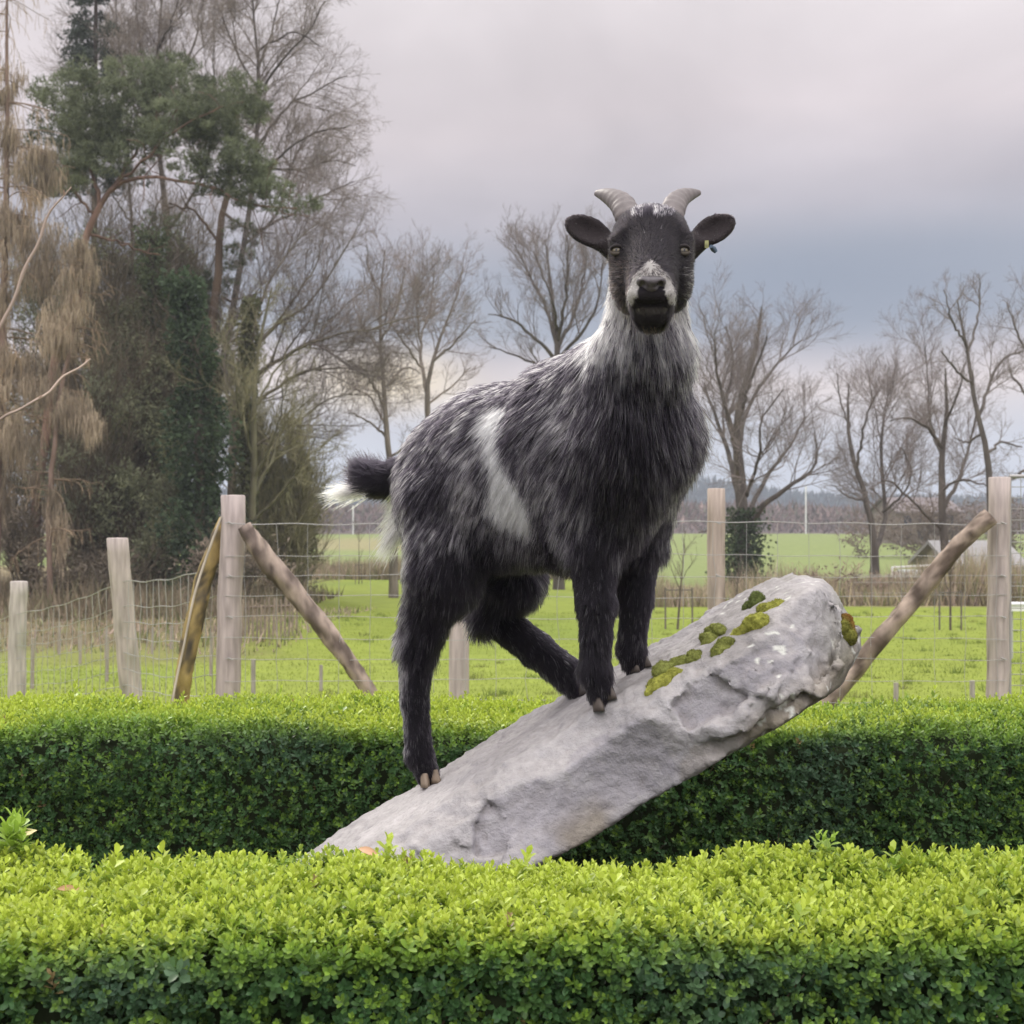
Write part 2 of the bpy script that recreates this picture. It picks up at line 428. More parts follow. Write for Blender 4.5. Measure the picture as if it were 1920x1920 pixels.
# ------------------------------------------------------------------ trees
def lerp_at(PP, RR, idx, t):
    K = PP.shape[1]; f = t*(K-1); i = np.minimum(f.astype(int), K-2); w = (f-i)[:,None]
    p = PP[idx,i]*(1-w)+PP[idx,i+1]*w; r = RR[idx,i]*(1-w[:,0])+RR[idx,i+1]*w[:,0]
    return p, r, norm(PP[idx,i+1]-PP[idx,i])
def plen(PP): return np.linalg.norm(np.diff(PP,axis=1),axis=2).sum(1)
def sprout(rng, PP, RR, spacing, lfrac, ang=(30,60), up=0.15, K=5, tmin=.2, wander=.18, rmax=.5, rtip=.004, lmin=.25, lmax=9, grav=0.0, tpow=.8, yscale=1.0, shape=None, rlen=.0095):
    L = plen(PP); cnt = np.maximum((L*(1-tmin)/spacing).astype(int), 1)
    idx = np.repeat(np.arange(len(PP)), cnt); n = len(idx)
    t = tmin+(1-tmin)*rng.random(n)**tpow
    p, r, d = lerp_at(PP, RR, idx, t)
    ln = np.clip(L[idx]*lfrac*(1.1-.5*t)*rng.uniform(.6,1.3,n), lmin, lmax)
    if shape is not None:
        ln = ln*shape(p)
    a = np.radians(rng.uniform(ang[0],ang[1],n))[:,None]
    perp = rand_unit(rng, n)*[1,yscale,1]; perp = norm(perp - (perp*d).sum(1,keepdims=True)*d)
    dr = norm(np.cos(a)*d+np.sin(a)*perp+np.array([0,0,up]))
    pts = np.empty((n,K,3)); pts[:,0] = p; st = (ln/(K-1))[:,None]
    for k in range(1,K):
        dr = norm(dr + rng.normal(0,wander,(n,3)) + np.array([0,0,up*.5-grav]))
        pts[:,k] = pts[:,k-1]+dr*st
    r0 = np.minimum(r*rmax, ln*rlen+rtip)
    rr = r0[:,None]*(1-np.linspace(0,1,K))[None]+rtip*np.linspace(0,1,K)[None]
    return pts, rr
def limb(pts, d, K=14, rng=None, wob=.0):
    """pts: (u, v, width px[, depth offset])"""
    a = []
    for q in pts:
        dd = d+(q[3] if len(q) > 3 else 0)
        a.append(list(P(q[0],q[1],dd))+[q[2]*.31/F*dd])
    a = resample(np.array(a), K)
    if rng is not None and wob: a[1:,:3] += rng.normal(0,wob,(K-1,3))
    return a[None,:,:3], a[None,:,3]
def tree(name, label, d, trunk, limbs, seed, bark=(.105,.09,.078), twig=(.20,.17,.155), group=None, cat='tree',
         s=(.23,.12,.06), lf=(.5,.52,.55), up=.12, grav=0., rtip=.0040, wob=.02, levels=3, ang=(28,55), trunk_sprouts=None, K0=14, extra=None, yscale=1., lmax=3.2):
    rng = np.random.default_rng(seed)
    b = P(trunk[0][0], trunk[0][1], d); gz = float(ground_z(b[0],b[1]))
    b[2] = gz
    root = empty(name, b, label, cat, group)
    tp, tr = limb(trunk, d, K0, rng, wob*.6)
    tp[0,0] = [b[0],b[1],gz-.1]; tr[0,0] *= 1.35
    mt = MB(); tubes(mt, tp, tr, 9, bark)
    Ls = [limb(l, d, K0, rng, wob) for l in limbs]
    if Ls:
        LP = np.concatenate([l[0] for l in Ls]); LR = np.concatenate([l[1] for l in Ls])
        tubes(mt, LP, LR, 7, bark)
        mp, mr_ = np.concatenate([tp, LP]), np.concatenate([tr, LR])
    else: LP, LR, mp, mr_ = tp, tr, tp, tr
    mt.build('trunk', M_bark, root)
    mc = MB(); nt_ = 0
    c0 = np.asarray(twig)
    if trunk_sprouts is None: src = (LP, LR) if Ls else (tp, tr)
    else: src = (mp, mr_)
    cur = sprout(rng, src[0], src[1], s[0], lf[0], ang, up, 7, .15 if Ls else (trunk_sprouts or .35), .13, .55, rtip, .4, lmax, grav, yscale=yscale)
    if Ls and trunk_sprouts is None:
        tp2 = sprout(rng, tp, tr, s[0]*.8, lf[0]*.28, ang, up, 7, .66, .13, .55, rtip, .4, lmax, grav, tpow=.7)
        cur = (np.concatenate([cur[0],tp2[0]]), np.concatenate([cur[1],tp2[1]]))
    tubes(mc, cur[0], cur[1], 4, c0*rng.uniform(.75,1.1,(len(cur[0]),1)))
    for k in range(1, levels):
        cur = sprout(rng, cur[0], cur[1], s[k], lf[k], ang, up, 5 if k == 1 else 4, .12, .18, .6, rtip*(.9 if k==1 else .8), .15, 1.6, grav, yscale=yscale)
        tubes(mc, cur[0], cur[1], 3, c0*rng.uniform(.8,1.35,(len(cur[0]),1)))
    if extra: extra(mc, rng, cur, root)
    mc.build('crown', M_twig, root)
    return root

def clump_foliage(mb, rng, ells, per, ln, wd, col, mode='needle', var=.45, drop=.5, tilt=None):
    """ells: list of (u,v,ru,rv,d) pixels; foliage tufts through each ellipsoid, uneven and open"""
    for (u,v,ru,rv,d) in ells:
        c = P(u,v,d); rx = ru/F*d; rz = rv/F*d; ry = rx
        n = int(per*rx*rz*16)
        p = rand_unit(rng, n)*(rng.random((n,1))**.45)*[rx,ry,rz]
        p += (np.stack([noise(p,1.3/max(rx,.3),k+int(u)) for k in range(3)],-1)-.5)*[rx,ry,rz]*1.1
        pn = noise(p+c, 2.2, int(u+v)); keep = pn > drop*.9*(.5+.5*rng.random(n)); p = p[keep]; pn = pn[keep]; n = len(p)
        base = c+p
        cc = np.asarray(col)*(1-var+2*var*noise(base,1.1,7)[:,None])*(1-.3+.6*rng.random((n,1)))
        if mode == 'needle':
            m = 5
            dr = norm(np.repeat(rand_unit(rng,n)*.6+[0,0,.6],m,0)+rng.normal(0,.55,(n*m,3)))
            blades(mb, np.repeat(base,m,0), dr, ln*rng.uniform(.6,1.2,n*m), wd, np.repeat(cc,m,0), rng)
        elif mode == 'leaf':
            m = 2
            dr = norm(np.repeat(rand_unit(rng,n),m,0)+rng.normal(0,.6,(n*m,3)))
            leaves(mb, np.repeat(base,m,0)+rng.normal(0,ln*.5,(n*m,3)), dr, ln*rng.uniform(.6,1.2,n*m), wd, np.repeat(cc,m,0), rng)
        elif mode == 'hang':
            dr = norm(np.array([0,0,-1.0])+rng.normal(0,.14,(n,3)))
            blades(mb, base, dr, ln*rng.uniform(.5,1.3,n), wd, cc, rng)

G_R = 'leafless trees across the meadow'
# trees right of the goat
tree('bare_tree', 'bare tree with dark ivy round its foot, behind the tilted stone', 46,
     [(1393,1105,42),(1396,1000,38),(1388,900,34),(1382,820,28),(1392,740,20),(1415,660,13),(1428,575,5)],
     [[(1390,960,22),(1370,870,16,.5),(1345,790,11,1),(1318,720,6,1.5)],
      [(1385,900,18),(1370,800,13,-1),(1345,700,9,-1.5),(1340,640,5,-2)],
      [(1398,990,24),(1440,940,17,-.6),(1490,905,12,-1),(1530,870,8,-1),(1528,810,4,-1)],
      [(1405,960,16),(1440,890,12,.8),(1478,840,8,1),(1510,780,5,1.5)],
      [(1385,840,18),(1405,760,12,1),(1450,690,8,1.5),(1500,640,4,2)],
      [(1384,860,15),(1360,760,10,1.5),(1375,680,7,2),(1360,610,4,2)],
      [(1400,930,12),(1425,850,9,-2),(1430,780,6,-2.5),(1470,730,4,-3)],
      [(1390,1010,10),(1350,990,6,.5),(1310,1000,3,1)],
      [(1388,780,14),(1412,700,9,-1),(1440,630,5,-1.5)]], 11, group=G_R, s=(.3,.14,.08))
tree('bare_tree', 'bare tree forking low into two upright stems, second right of the goat', 50,
     [(1640,1090,30),(1640,1040,26),(1635,990,20),(1622,930,17),(1600,860,13),(1590,790,10),(1592,720,4)],
     [[(1642,1030,18),(1660,960,13,.8),(1652,880,11,1),(1655,800,8,1),(1668,730,4,1.5)],
      [(1625,940,9),(1590,930,6),(1560,910,3)],
      [(1605,880,9),(1620,800,7,-1),(1640,740,4,-1.5)],
      [(1655,960,9),(1690,930,7,-.8),(1710,890,5,-1),(1690,840,3,-1)],
      [(1594,800,8),(1575,750,5,1),(1570,700,3,1)]], 12, group=G_R)
tree('bare_tree', 'tall bare tree with arching left limb above the log brace', 44,
     [(1778,1175,30),(1775,1080,28),(1768,980,24),(1765,900,21),(1768,830,16),(1775,760,11),(1772,690,5)],
     [[(1764,990,14),(1735,965,9,-.4),(1700,930,7,-.8),(1665,900,5,-1),(1630,915,3,-1)],
      [(1768,960,14),(1800,890,11,.5),(1820,830,8,1),(1830,770,4,1)],
      [(1768,840,12),(1735,800,9,-1),(1700,785,6,-1.5),(1665,790,3,-2)],
      [(1767,870,10),(1745,790,8,1),(1740,720,5,1.5),(1735,650,3,1.5)],
      [(1770,800,9),(1795,740,7,-1),(1810,680,4,-1)],
      [(1766,920,9),(1800,900,7,-1),(1850,910,4,-1.5)]], 13, group=G_R)
tree('bare_tree', 'tallest bare tree at the right, rising behind the thick fence post', 40,
     [(1862,1150,26),(1860,1000,24),(1855,900,20),(1848,830,17),(1828,760,14),(1820,690,12),(1805,620,8),(1795,560,4)],
     [[(1835,780,11),(1860,710,9,.6),(1885,670,7,1),(1925,655,4,1)],
      [(1822,720,9),(1790,690,7,-.6),(1765,660,4,-1)],
      [(1815,660,9),(1835,590,6,1),(1840,530,3,1)],
      [(1812,650,8),(1785,600,6,-1),(1770,545,3,-1)],
      [(1850,850,9),(1880,830,7,.5),(1915,840,4,1)],
      [(1845,810,9),(1815,830,6,.5),(1790,820,3,1)]], 14, group=G_R, lf=(.5,.5,.55))
tree('bare_tree', 'bare tree cut off by the right edge of the picture', 42,
     [(1985,1150,26),(1975,980,24),(1965,850,19),(1950,740,14),(1935,640,9),(1925,540,4)],
     [[(1965,860,12),(1925,880,9,-.5),(1885,905,5,-1)],
      [(1955,790,11),(1915,730,8,.8),(1890,690,5,1)],
      [(1950,740,10),(1980,680,7,.8),(1990,600,4,1)],
      [(1942,690,9),(1905,620,6,-.8),(1890,570,3,-1)]], 15, group=G_R)
# tree behind the goat's neck
tree('bare_tree', 'wide fan shaped bare tree rising behind the back of the goat', 48,
     [(1048,1090,30),(1048,900,26),(1046,760,22),(1045,660,18),(1040,600,12),(1030,520,8),(1022,450,4)],
     [[(1045,680,14),(1010,640,10,-.6),(960,600,7,-1),(918,590,3,-1.5)],
      [(1044,650,13),(1020,570,9,.8),(985,500,6,1),(965,460,3,1)],
      [(1046,640,12),(1060,560,9,-1),(1065,490,6,-1.5),(1062,440,3,-2)],
      [(1048,650,12),(1080,580,9,.8),(1095,520,6,1),(1100,460,3,1)],
      [(1050,670,12),(1100,610,9,-.8),(1125,550,6,-1),(1130,490,3,-1)],
      [(1046,700,11),(1000,680,8,.8),(950,660,5,1),(915,650,3,1)],
      [(1045,620,10),(1035,560,7,-2),(1000,470,3,-2)]], 16, group=G_R, up=.2, lf=(.46,.5,.55))
# trees between the goat and the wood
tree('bare_tree', 'slim bare tree standing just left of the goat, above its rump', 42,
     [(738,1060,24),(736,960,22),(733,880,19),(724,790,16),(718,710,13),(712,620,10),(716,530,6),(722,470,3)],
     [[(728,820,9),(690,790,6,.5),(650,770,3,1)],
      [(732,860,9),(770,830,6,-.5),(795,820,3,-1)],
      [(722,760,9),(685,700,7,-.8),(655,680,4,-1)],
      [(718,730,9),(760,690,6,.8),(790,700,3,1)],
      [(714,660,9),(680,610,6,.8),(660,560,3,1)],
      [(714,640,9),(745,580,6,-.8),(760,500,3,-1)],
      [(716,560,7),(690,500,4,-.5),(688,460,3,-1)],
      [(728,800,8),(690,740,5,1),(660,730,3,1.5)]], 17, group=G_R, twig=(.235,.19,.165), bark=(.2,.17,.14), lf=(.55,.5,.55))
tree('bare_tree', 'bare tree with a v shaped fork right above the goat back', 46,
     [(808,1090,26),(806,900,22),(804,800,19),(800,740,17),(808,690,12),(830,620,8),(855,560,5),(868,500,3)],
     [[(801,740,13),(790,680,10,.5),(785,610,7,1),(780,520,3,1)],
      [(810,680,9),(855,640,6,-.5),(890,600,3,-1)],
      [(792,690,8),(755,640,6,-.5),(730,600,3,-1)],
      [(788,640,7),(810,560,5,1),(815,500,3,1)],
      [(802,760,8),(840,730,6,.5),(880,690,3,1)]], 18, group=G_R, twig=(.235,.19,.165), bark=(.2,.17,.14), lf=(.55,.5,.55))
# long arching limbs at the wood's right edge
G_W = 'leafless trees at the edge of the wood'
tree('bare_tree', 'bare tree leaning right with long arching boughs at the edge of the wood', 38,
     [(430,1110,30),(432,980,28),(436,860,25),(440,760,23),(458,690,19),(490,630,15),(530,600,11),(580,570,8),(640,480,5),(670,430,3)],
     [[(446,740,17),(500,690,13,-.6),(570,650,10,-1),(640,625,7,-1.4),(720,610,5,-2),(790,590,3,-2)],
      [(440,800,14),(500,740,11,.8),(560,700,8,1),(640,690,5,1),(710,700,3,1)],
      [(470,670,13),(480,600,10,.8),(510,520,8,1),(560,450,5,1.5),(610,400,3,2)],
      [(520,605,9),(560,550,7,-1),(590,500,5,-1),(600,450,3,-1)],
      [(440,850,11),(490,830,9,-.8),(560,790,7,-1),(620,745,5,-1),(700,740,3,-1)],
      [(436,780,12),(420,700,9,.5),(430,620,6,1),(460,560,3,1)],
      [(580,650,7),(640,580,5,1),(700,530,3,1)],
      [(436,880,9),(500,880,6,1),(570,860,4,1),(610,830,3,1)]], 19, group=G_W, bark=(.17,.145,.11), lf=(.5,.5,.55), grav=.0)
tree('bare_tree', 'tall bare tree whose fine twigs spread over the pine against the sky', 44,
     [(395,1110,34),(400,800,28),(430,620,22),(462,430,17),(478,290,13),(486,160,10),(478,40,7),(470,-60,4)],
     [[(470,360,11),(530,290,8,-.8),(590,250,6,-1),(660,235,3,-1.5)],
      [(478,280,10),(540,200,8,.8),(590,170,5,1),(650,140,3,1)],
      [(484,180,9),(530,110,7,-.8),(580,60,5,-1),(610,0,3,-1)],
      [(455,460,11),(520,400,8,1),(550,300,6,1.5),(580,240,3,2)],
      [(460,440,10),(530,410,8,-1),(600,370,6,-1.5),(665,340,3,-2)],
      [(484,170,8),(440,90,6,.8),(410,10,4,1)],
      [(482,130,8),(510,60,6,1),(530,-20,3,1)],
      [(475,310,9),(560,320,6,.5),(620,300,4,1),(665,310,3,1)],
      [(480,100,7),(550,60,5,-1),(600,90,3,-1)]], 20, group=G_W, twig=(.22,.185,.155), lf=(.5,.5,.55), up=.03, grav=.02)
tree('bare_tree', 'tall bare tree with upright stems beside the dark spruce top', 45,
     [(318,1110,32),(320,700,26),(318,480,20),(300,300,15),(292,160,11),(300,40,7),(305,-60,4)],
     [[(300,300,10),(250,200,8,-.8),(225,90,5,-1),(215,-20,3,-1)],
      [(296,240,10),(340,150,8,.8),(370,60,5,1),(385,-40,3,1)],
      [(294,170,9),(262,80,6,1),(255,-20,3,1)],
      [(315,430,10),(380,330,8,-1),(400,200,6,-1.5),(400,90,3,-2)],
      [(298,90,7),(330,20,5,-1),(345,-50,3,-1)],
      [(293,200,8),(230,150,6,1),(200,60,3,1)]], 21, group=G_W, twig=(.22,.185,.155), lf=(.5,.5,.55))
tree('bare_tree', 'slender bare tree filling the gap between pine trunk and ivy column', 43,
     [(240,1110,22),(244,800,18),(250,600,14),(248,430,10),(240,300,6),(236,200,3)],
     [[(250,620,8),(290,540,6,.5),(330,460,4,1),(350,400,2,1)],[(249,560,8),(200,480,6,-.5),(180,420,4,-1)],
      [(248,480,7),(290,400,5,1),(310,330,3,1)],[(250,660,8),(310,620,6,-1),(360,560,4,-1),(390,500,2,-1)],[(248,420,6),(210,360,4,1),(190,300,2,1)]], 23, group=G_W, twig=(.24,.20,.16))
tree('bare_tree', 'bare tree with olive mossy stems in the thicket above the corner post', 35,
     [(470,1110,26),(472,980,24),(476,850,20),(478,740,15),(486,640,10),(510,540,5)],
     [[(474,930,12),(510,860,9,.5),(540,790,6,1),(590,740,3,1)],
      [(476,860,11),(450,780,8,-.5),(440,700,5,-1),(425,640,3,-1)],
      [(472,980,11),(530,920,8,-.5),(570,870,5,-1),(590,820,3,-1)],
      [(478,760,9),(520,690,6,.8),(560,650,3,1)],
      [(474,900,9),(520,800,6,-.5),(530,720,3,-1)]], 22, group=G_W, twig=(.24,.22,.13), bark=(.14,.13,.08), s=(.22,.13,.08))

# pines
def pine(label, d, trunk, limbs, clumps, seed, bark, per=60):
    rng = np.random.default_rng(seed)
    b = P(trunk[0][0], trunk[0][1], d); b[2] = ground_z(b[0],b[1])
    root = empty('pine_tree', b, label, 'tree', 'pines in the wood')
    mt = MB(); tp, tr = limb(trunk, d, 18, rng, .02); tp[0,0] = b-[0,0,.1]
    tubes(mt, tp, tr, 9, bark)
    for l in limbs:
        lp, lr = limb(l, d, 12, rng, .03); tubes(mt, lp, lr, 6, np.asarray(bark)*.75)
        sp = sprout(rng, lp, lr, .3, .4, (35,75), .1, 5, .2, .25, .5, .008, .3, 1.4)
        tubes(mt, sp[0], sp[1], 4, np.asarray(bark)*.6)
    mt.build('trunk', M_bark, root)
    mc = MB(); clump_foliage(mc, rng, clumps, per*1.6, .17, .022, (.15,.17,.10), 'needle', .5, .55)
    # small side clumps so that the outline frays
    sm = []
    for (u,v,ru,rv,dd) in clumps:
        for k in range(6):
            an = rng.uniform(0,2*math.pi); sm.append((u+ru*1.05*math.cos(an), v+rv*1.05*math.sin(an), ru*.28, rv*.28, dd+rng.normal(0,.3)))
    clump_foliage(mc, rng, sm, per*1.8, .15, .02, (.17,.19,.11), 'needle', .45, .45)
    mc.build('crown', M_needle, root)
    return root
pine('reddish trunked pine forking high, with long limb drooping right', 36,
     [(64,1150,36),(62,1050,32),(70,940,30),(85,830,28),(98,700,27),(125,590,26),(150,480,24),(172,420,20),(188,380,18)],
     [[(182,395,15),(215,350,13),(260,332,11,-.4),(320,335,9,-.8),(400,352,8,-1),(470,385,6,-1.2),(560,392,4,-1.4)],
      [(186,385,14),(168,310,11,.5),(150,240,9,.8),(145,170,6,1)],
      [(190,380,14),(240,310,10,.6),(285,230,8,1),(300,160,5,1)],
      [(220,348,9),(290,280,7,-.8),(350,230,5,-1.2),(420,200,4,-1.4)],
      [(178,400,9),(120,340,7,-.5),(80,320,4,-.8)],
      [(170,440,9),(240,460,6,.6),(300,480,4,1)]],
     [(150,175,72,48,36),(262,148,58,40,36.6),(325,165,55,38,36.5),(205,225,70,50,36),(360,205,60,32,35),(440,190,50,42,34.7),
      (255,265,66,34,36.2),(300,262,40,30,35),(445,300,60,34,35),(425,335,66,32,35),(505,366,58,24,34.7),(552,386,40,18,34.6),(470,300,40,24,34.9),
      (110,240,52,60,36.6),(85,330,60,32,35.5),(160,300,50,40,36.2),(400,165,45,22,35.6),(480,210,25,24,34.7),(395,235,55,40,35.4),(330,215,50,36,35),(380,310,50,26,35.3),(470,345,46,22,35),(215,300,60,34,35.6),(250,215,60,40,36.5),(420,250,50,34,35.8),(300,140,60,40,37)], 31, (.26,.165,.125))
pine('dark trunked pine leaning right, standing behind the forked pine', 40,
     [(372,1110,36),(378,900,34),(388,740,31),(398,600,28),(410,470,23),(428,340,17),(444,240,11),(448,190,6)],
     [[(412,460,10),(370,400,8),(320,380,5)],[(430,330,9),(480,290,7,-.6),(500,260,4,-1)],[(420,400,9),(470,430,6),(520,440,3)],
      [(400,560,9),(450,560,6,.5),(500,540,3,1)]],
     [(435,205,50,34,40.5),(400,250,45,28,40),(455,440,34,22,40),(440,490,30,26,40.5),(300,420,40,20,41),(410,540,30,40,40.4),(340,560,40,40,41)], 32, (.12,.085,.06), per=50)

# spruce at the top left
rng = np.random.default_rng(77)
b = P(172,1110,43); b[2] = ground_z(b[0],b[1])
root = empty('spruce_tree', b, 'dark spruce with straight trunk reaching out of the top left', 'tree')
mt = MB(); tp, tr = limb([(172,1110,30),(176,600,22),(178,200,15),(180,0,11),(181,-140,5)], 43, 14); tp[0,0] = b; tubes(mt, tp, tr, 8, (.075,.06,.05))
mt.build('trunk', M_bark, root)
mc = MB(); el = []
for k in range(34):
    v = -120+k*15+rng.normal(0,8); L = 26+k*2.4; 
    if k > 17 and rng.random() < .35: continue
    for sg in (-1, -1, 1):
        w = L*rng.uniform(.4,1.0); el.append((178+sg*w*.55, v+w*.15, w*.55, 11, 43+rng.normal(0,.5)))
clump_foliage(mc, rng, el, 85, .13, .03, (.085,.10,.08), 'needle', .4, .35)
mc.build('crown', M_needle, root)

# larches with hanging tan twigs
def larch(label, d, trunk, cl, seed, extra_limbs=()):
    rng = np.random.default_rng(seed)
    b = P(trunk[0][0], trunk[0][1], d); b[2] = ground_z(b[0],b[1])
    root = empty('larch_tree', b, label, 'tree', 'larches at the left')
    mt = MB(); tp, tr = limb(trunk, d, 16, rng, .02); tp[0,0] = b; tubes(mt, tp, tr, 8, (.2,.14,.11))
    for l in extra_limbs:
        lp, lr = limb(l, d, 10, rng, .03); tubes(mt, lp, lr, 5, (.15,.11,.085))
    mt.build('trunk', M_bark, root)
    mc = MB(); clump_foliage(mc, rng, cl, 230, .42, .016, (.33,.265,.19), 'hang', .6, .45)
    sp = sprout(rng, tp, tr, .16, .12, (70,100), .0, 6, .2, .1, .3, .008, .6, 1.6, .06)
    tubes(mc, sp[0], sp[1], 4, (.2,.145,.1))
    s2 = sprout(rng, sp[0], sp[1], .12, .5, (40,90), -.5, 5, .1, .15, .5, .005, .3, .9, .25)
    tubes(mc, s2[0], s2[1], 3, (.38,.28,.18))
    mc.build('crown', M_twig, root)
larch('larch with tan hanging twigs filling the left edge', 33,
      [(-10,1160,34),(-5,900,30),(5,600,24),(12,300,16),(15,50,9),(15,-60,4)],
      [(-5,150,45,60,33),(20,260,40,80,33),(60,330,40,50,33),(40,430,45,50,33),(10,420,40,50,32.6),(90,300,30,40,33),(0,560,40,60,33),(20,680,40,50,32.7),(15,800,30,50,33),(0,930,22,40,33)], 41)
larch('larch draped in tan twigs beside the pine trunk', 32,
      [(95,1160,18),(92,1000,17),(100,850,15),(120,700,13),(150,560,9),(165,470,4)],
      [(140,540,36,60,32),(60,480,60,60,32.5),(40,700,60,50,33),(10,820,50,60,33),(110,600,40,40,32),(150,470,30,40,32),(60,720,60,22,32),(130,760,30,40,32),(170,790,26,40,32),(105,960,22,60,32),(60,860,20,50,32),(115,1010,10,50,32),(30,800,26,40,32),(120,640,50,20,32)], 42)

# ivy clad trunks
def ivy_tree(label, d, trunk, seed, w, col=(.065,.095,.05), top=0.0, nm='ivy_clad_tree', n=5200):
    rng = np.random.default_rng(seed)
    b = P(trunk[0][0], trunk[0][1], d); b[2] = ground_z(b[0],b[1])
    root = empty(nm, b, label, 'tree', 'ivy clad trees in the wood')
    mt = MB(); tp, tr = limb(trunk, d, 16, rng, .02); tp[0,0] = b; tubes(mt, tp, tr, 8, (.11,.09,.07))
    sp = sprout(rng, tp, tr, .35, .2, (35,65), .2, 6, .55, .15, .5, .01, .6, 2.4); tubes(mt, sp[0], sp[1], 4, (.12,.1,.08))
    s2 = sprout(rng, sp[0], sp[1], .15, .5, (30,60), .1, 4, .1, .2, .5, .006, .3, 1.2); tubes(mt, s2[0], s2[1], 3, (.15,.12,.1))
    mt.build('trunk', M_bark, root)
    mc = MB()
    t = rng.random(n)*(1-top)**1; idx = np.zeros(n,int); p, r, dd = lerp_at(tp, tr, idx, t)
    wid = w/F*d*(.45+1.1*noise(np.c_[t*9,t*0,t*0],1,seed))*(1.15-.6*t)
    off = rand_unit(rng,n)*[1,1,.5]*(rng.random((n,1))**.5)*wid[:,None]
    p = p+off
    cc = np.asarray(col)*(.55+.9*noise(p,1.6,9)[:,None])*(.6+.8*rng.random((n,1)))
    dr = norm(norm(off)+rng.normal(0,.6,(n,3))+[0,0,-.2])
    leaves(mc, p, dr, rng.uniform(.07,.15,n), rng.uniform(.07,.13,n), cc, rng)
    mc.build('ivy', M_needle, root)
ivy_tree('trunk thickly clad in dark ivy, just above the leaning fence brace', 34, [(372,1120,34),(375,950,34),(372,800,32),(366,680,26),(352,600,20),(345,520,14)], 51, 62, n=9000)
ivy_tree('slimmer ivy clad trunk between the two leaning braces and the wood', 36, [(455,1110,22),(458,950,20),(462,800,17),(466,660,14),(470,560,8)], 52, 30, (.16,.165,.09), n=3500)
ivy_tree('ivy clad trunk rising left of the thick ivy column', 39, [(300,1110,28),(305,900,26),(300,700,24),(290,560,20),(280,430,14)], 53, 42, (.125,.15,.08), n=6500)
ivy_tree('olive green mossy trunk standing in the right part of the thicket', 40, [(560,1065,22),(562,1000,22),(560,930,20),(556,860,16),(552,800,9)], 54, 30, (.18,.18,.10), n=2600)

# evergreen and twiggy shrubs filling the lower wood
def shrub(label, clumps, seed, col, twigcol=(.12,.1,.07), per=42, ln=.16, wd=.05, mode='leaf', tw=1.0):
    rng = np.random.default_rng(seed)
    u0 = np.mean([c[0] for c in clumps]); d = np.mean([c[4] for c in clumps])
    b = P(u0, 1100, d); b[2] = ground_z(b[0],b[1])
    root = empty('shrub', b, label, 'shrub', 'shrubs along the foot of the wood')
    mt = MB(); L = []
    for (u,v,ru,rv,dd) in clumps:
        for k in range(5):
            e = P(u+rng.normal(0,ru*.4), v-rv*.3+rng.normal(0,rv*.3), dd); s_ = b+[rng.normal(0,.25),rng.normal(0,.2),-.05]
            m = (s_+e)/2+rng.normal(0,.2,3)
            L.append(resample(np.stack([s_,m,e]), 8))
    L = np.array(L); R = np.linspace(.045,.012,8)[None].repeat(len(L),0)
    tubes(mt, L, R, 5, twigcol)
    s1 = sprout(rng, L, R, .28/tw, .4, (25,60), .25, 6, .2, .15, .6, .007, .4, 2.0); tubes(mt, s1[0], s1[1], 4, twigcol)
    s2 = sprout(rng, s1[0], s1[1], .13/tw, .5, (25,60), .15, 4, .1, .2, .6, .005, .2, 1.0); tubes(mt, s2[0], s2[1], 3, np.asarray(twigcol)*1.25)
    mt.build('stems', M_bark, root)
    mc = MB(); clump_foliage(mc, rng, clumps, per, ln, wd, col, mode, .5, .55)
    mc.build('foliage', M_needle, root)
shrub('tall brown green yew mass left of the ivy column', [(235,700,70,80,38),(290,800,80,90,38),(200,820,60,80,37.5),(320,690,50,60,38.5),(230,600,60,60,39)], 61, (.245,.255,.15), per=90)
shrub('tall thin olive evergreen left of the wood centre', [(150,600,60,80,41),(80,560,60,90,41),(190,480,60,60,41),(330,500,60,60,41.5),(380,620,60,90,41),(270,560,60,70,42),(440,700,50,90,40.5),(60,720,70,90,41),(120,820,70,80,41),(30,880,60,80,40)], 60, (.22,.23,.135), per=80)
shrub('dull green evergreen thicket behind the leaning thin post', [(260,940,90,80,36),(180,960,60,70,36),(330,960,60,70,35.5),(300,1030,90,50,35)], 62, (.225,.235,.14), per=90)
shrub('grey green feathery shrub between pine trunk and thicket', [(130,900,50,90,35),(190,740,60,60,36),(130,820,50,60,36.5)], 63, (.24,.25,.16), mode='needle', per=34, ln=.16, wd=.03)
shrub('dark brown twiggy thicket low at the far left', [(30,1000,60,70,35),(110,1060,60,50,34),(200,1070,80,50,34),(-30,920,60,90,36)], 64, (.24,.20,.15), per=70, tw=1.4)
shrub('olive willow like shrub under the arching boughs', [(500,860,50,80,38),(530,930,60,70,38),(560,860,36,70,38.5),(450,800,40,60,38.5)], 65, (.22,.21,.12), twigcol=(.22,.20,.12), mode='hang', per=60, ln=.2, wd=.03, tw=1.5)
shrub('pale olive conical bush at the right end of the wood', [(545,960,50,70,40),(520,1000,50,50,39.5),(570,1000,26,60,40.5),(575,900,20,60,40.5)], 66, (.23,.22,.14), twigcol=(.22,.19,.13), mode='needle', per=36, ln=.18, wd=.03, tw=1.3)
shrub('brown bramble thicket behind the corner post', [(430,1040,60,45,33),(380,1070,60,40,32.5),(500,1060,40,40,34)], 67, (.27,.22,.17), per=60, tw=1.4)
shrub('small rusty bush by the foot of the meadow behind the stone', [(1590,1100,70,34,37),(1660,1110,50,30,37),(1520,1100,40,30,37.5)], 68, (.26,.20,.15), twigcol=(.30,.23,.18), per=26, tw=1.8)
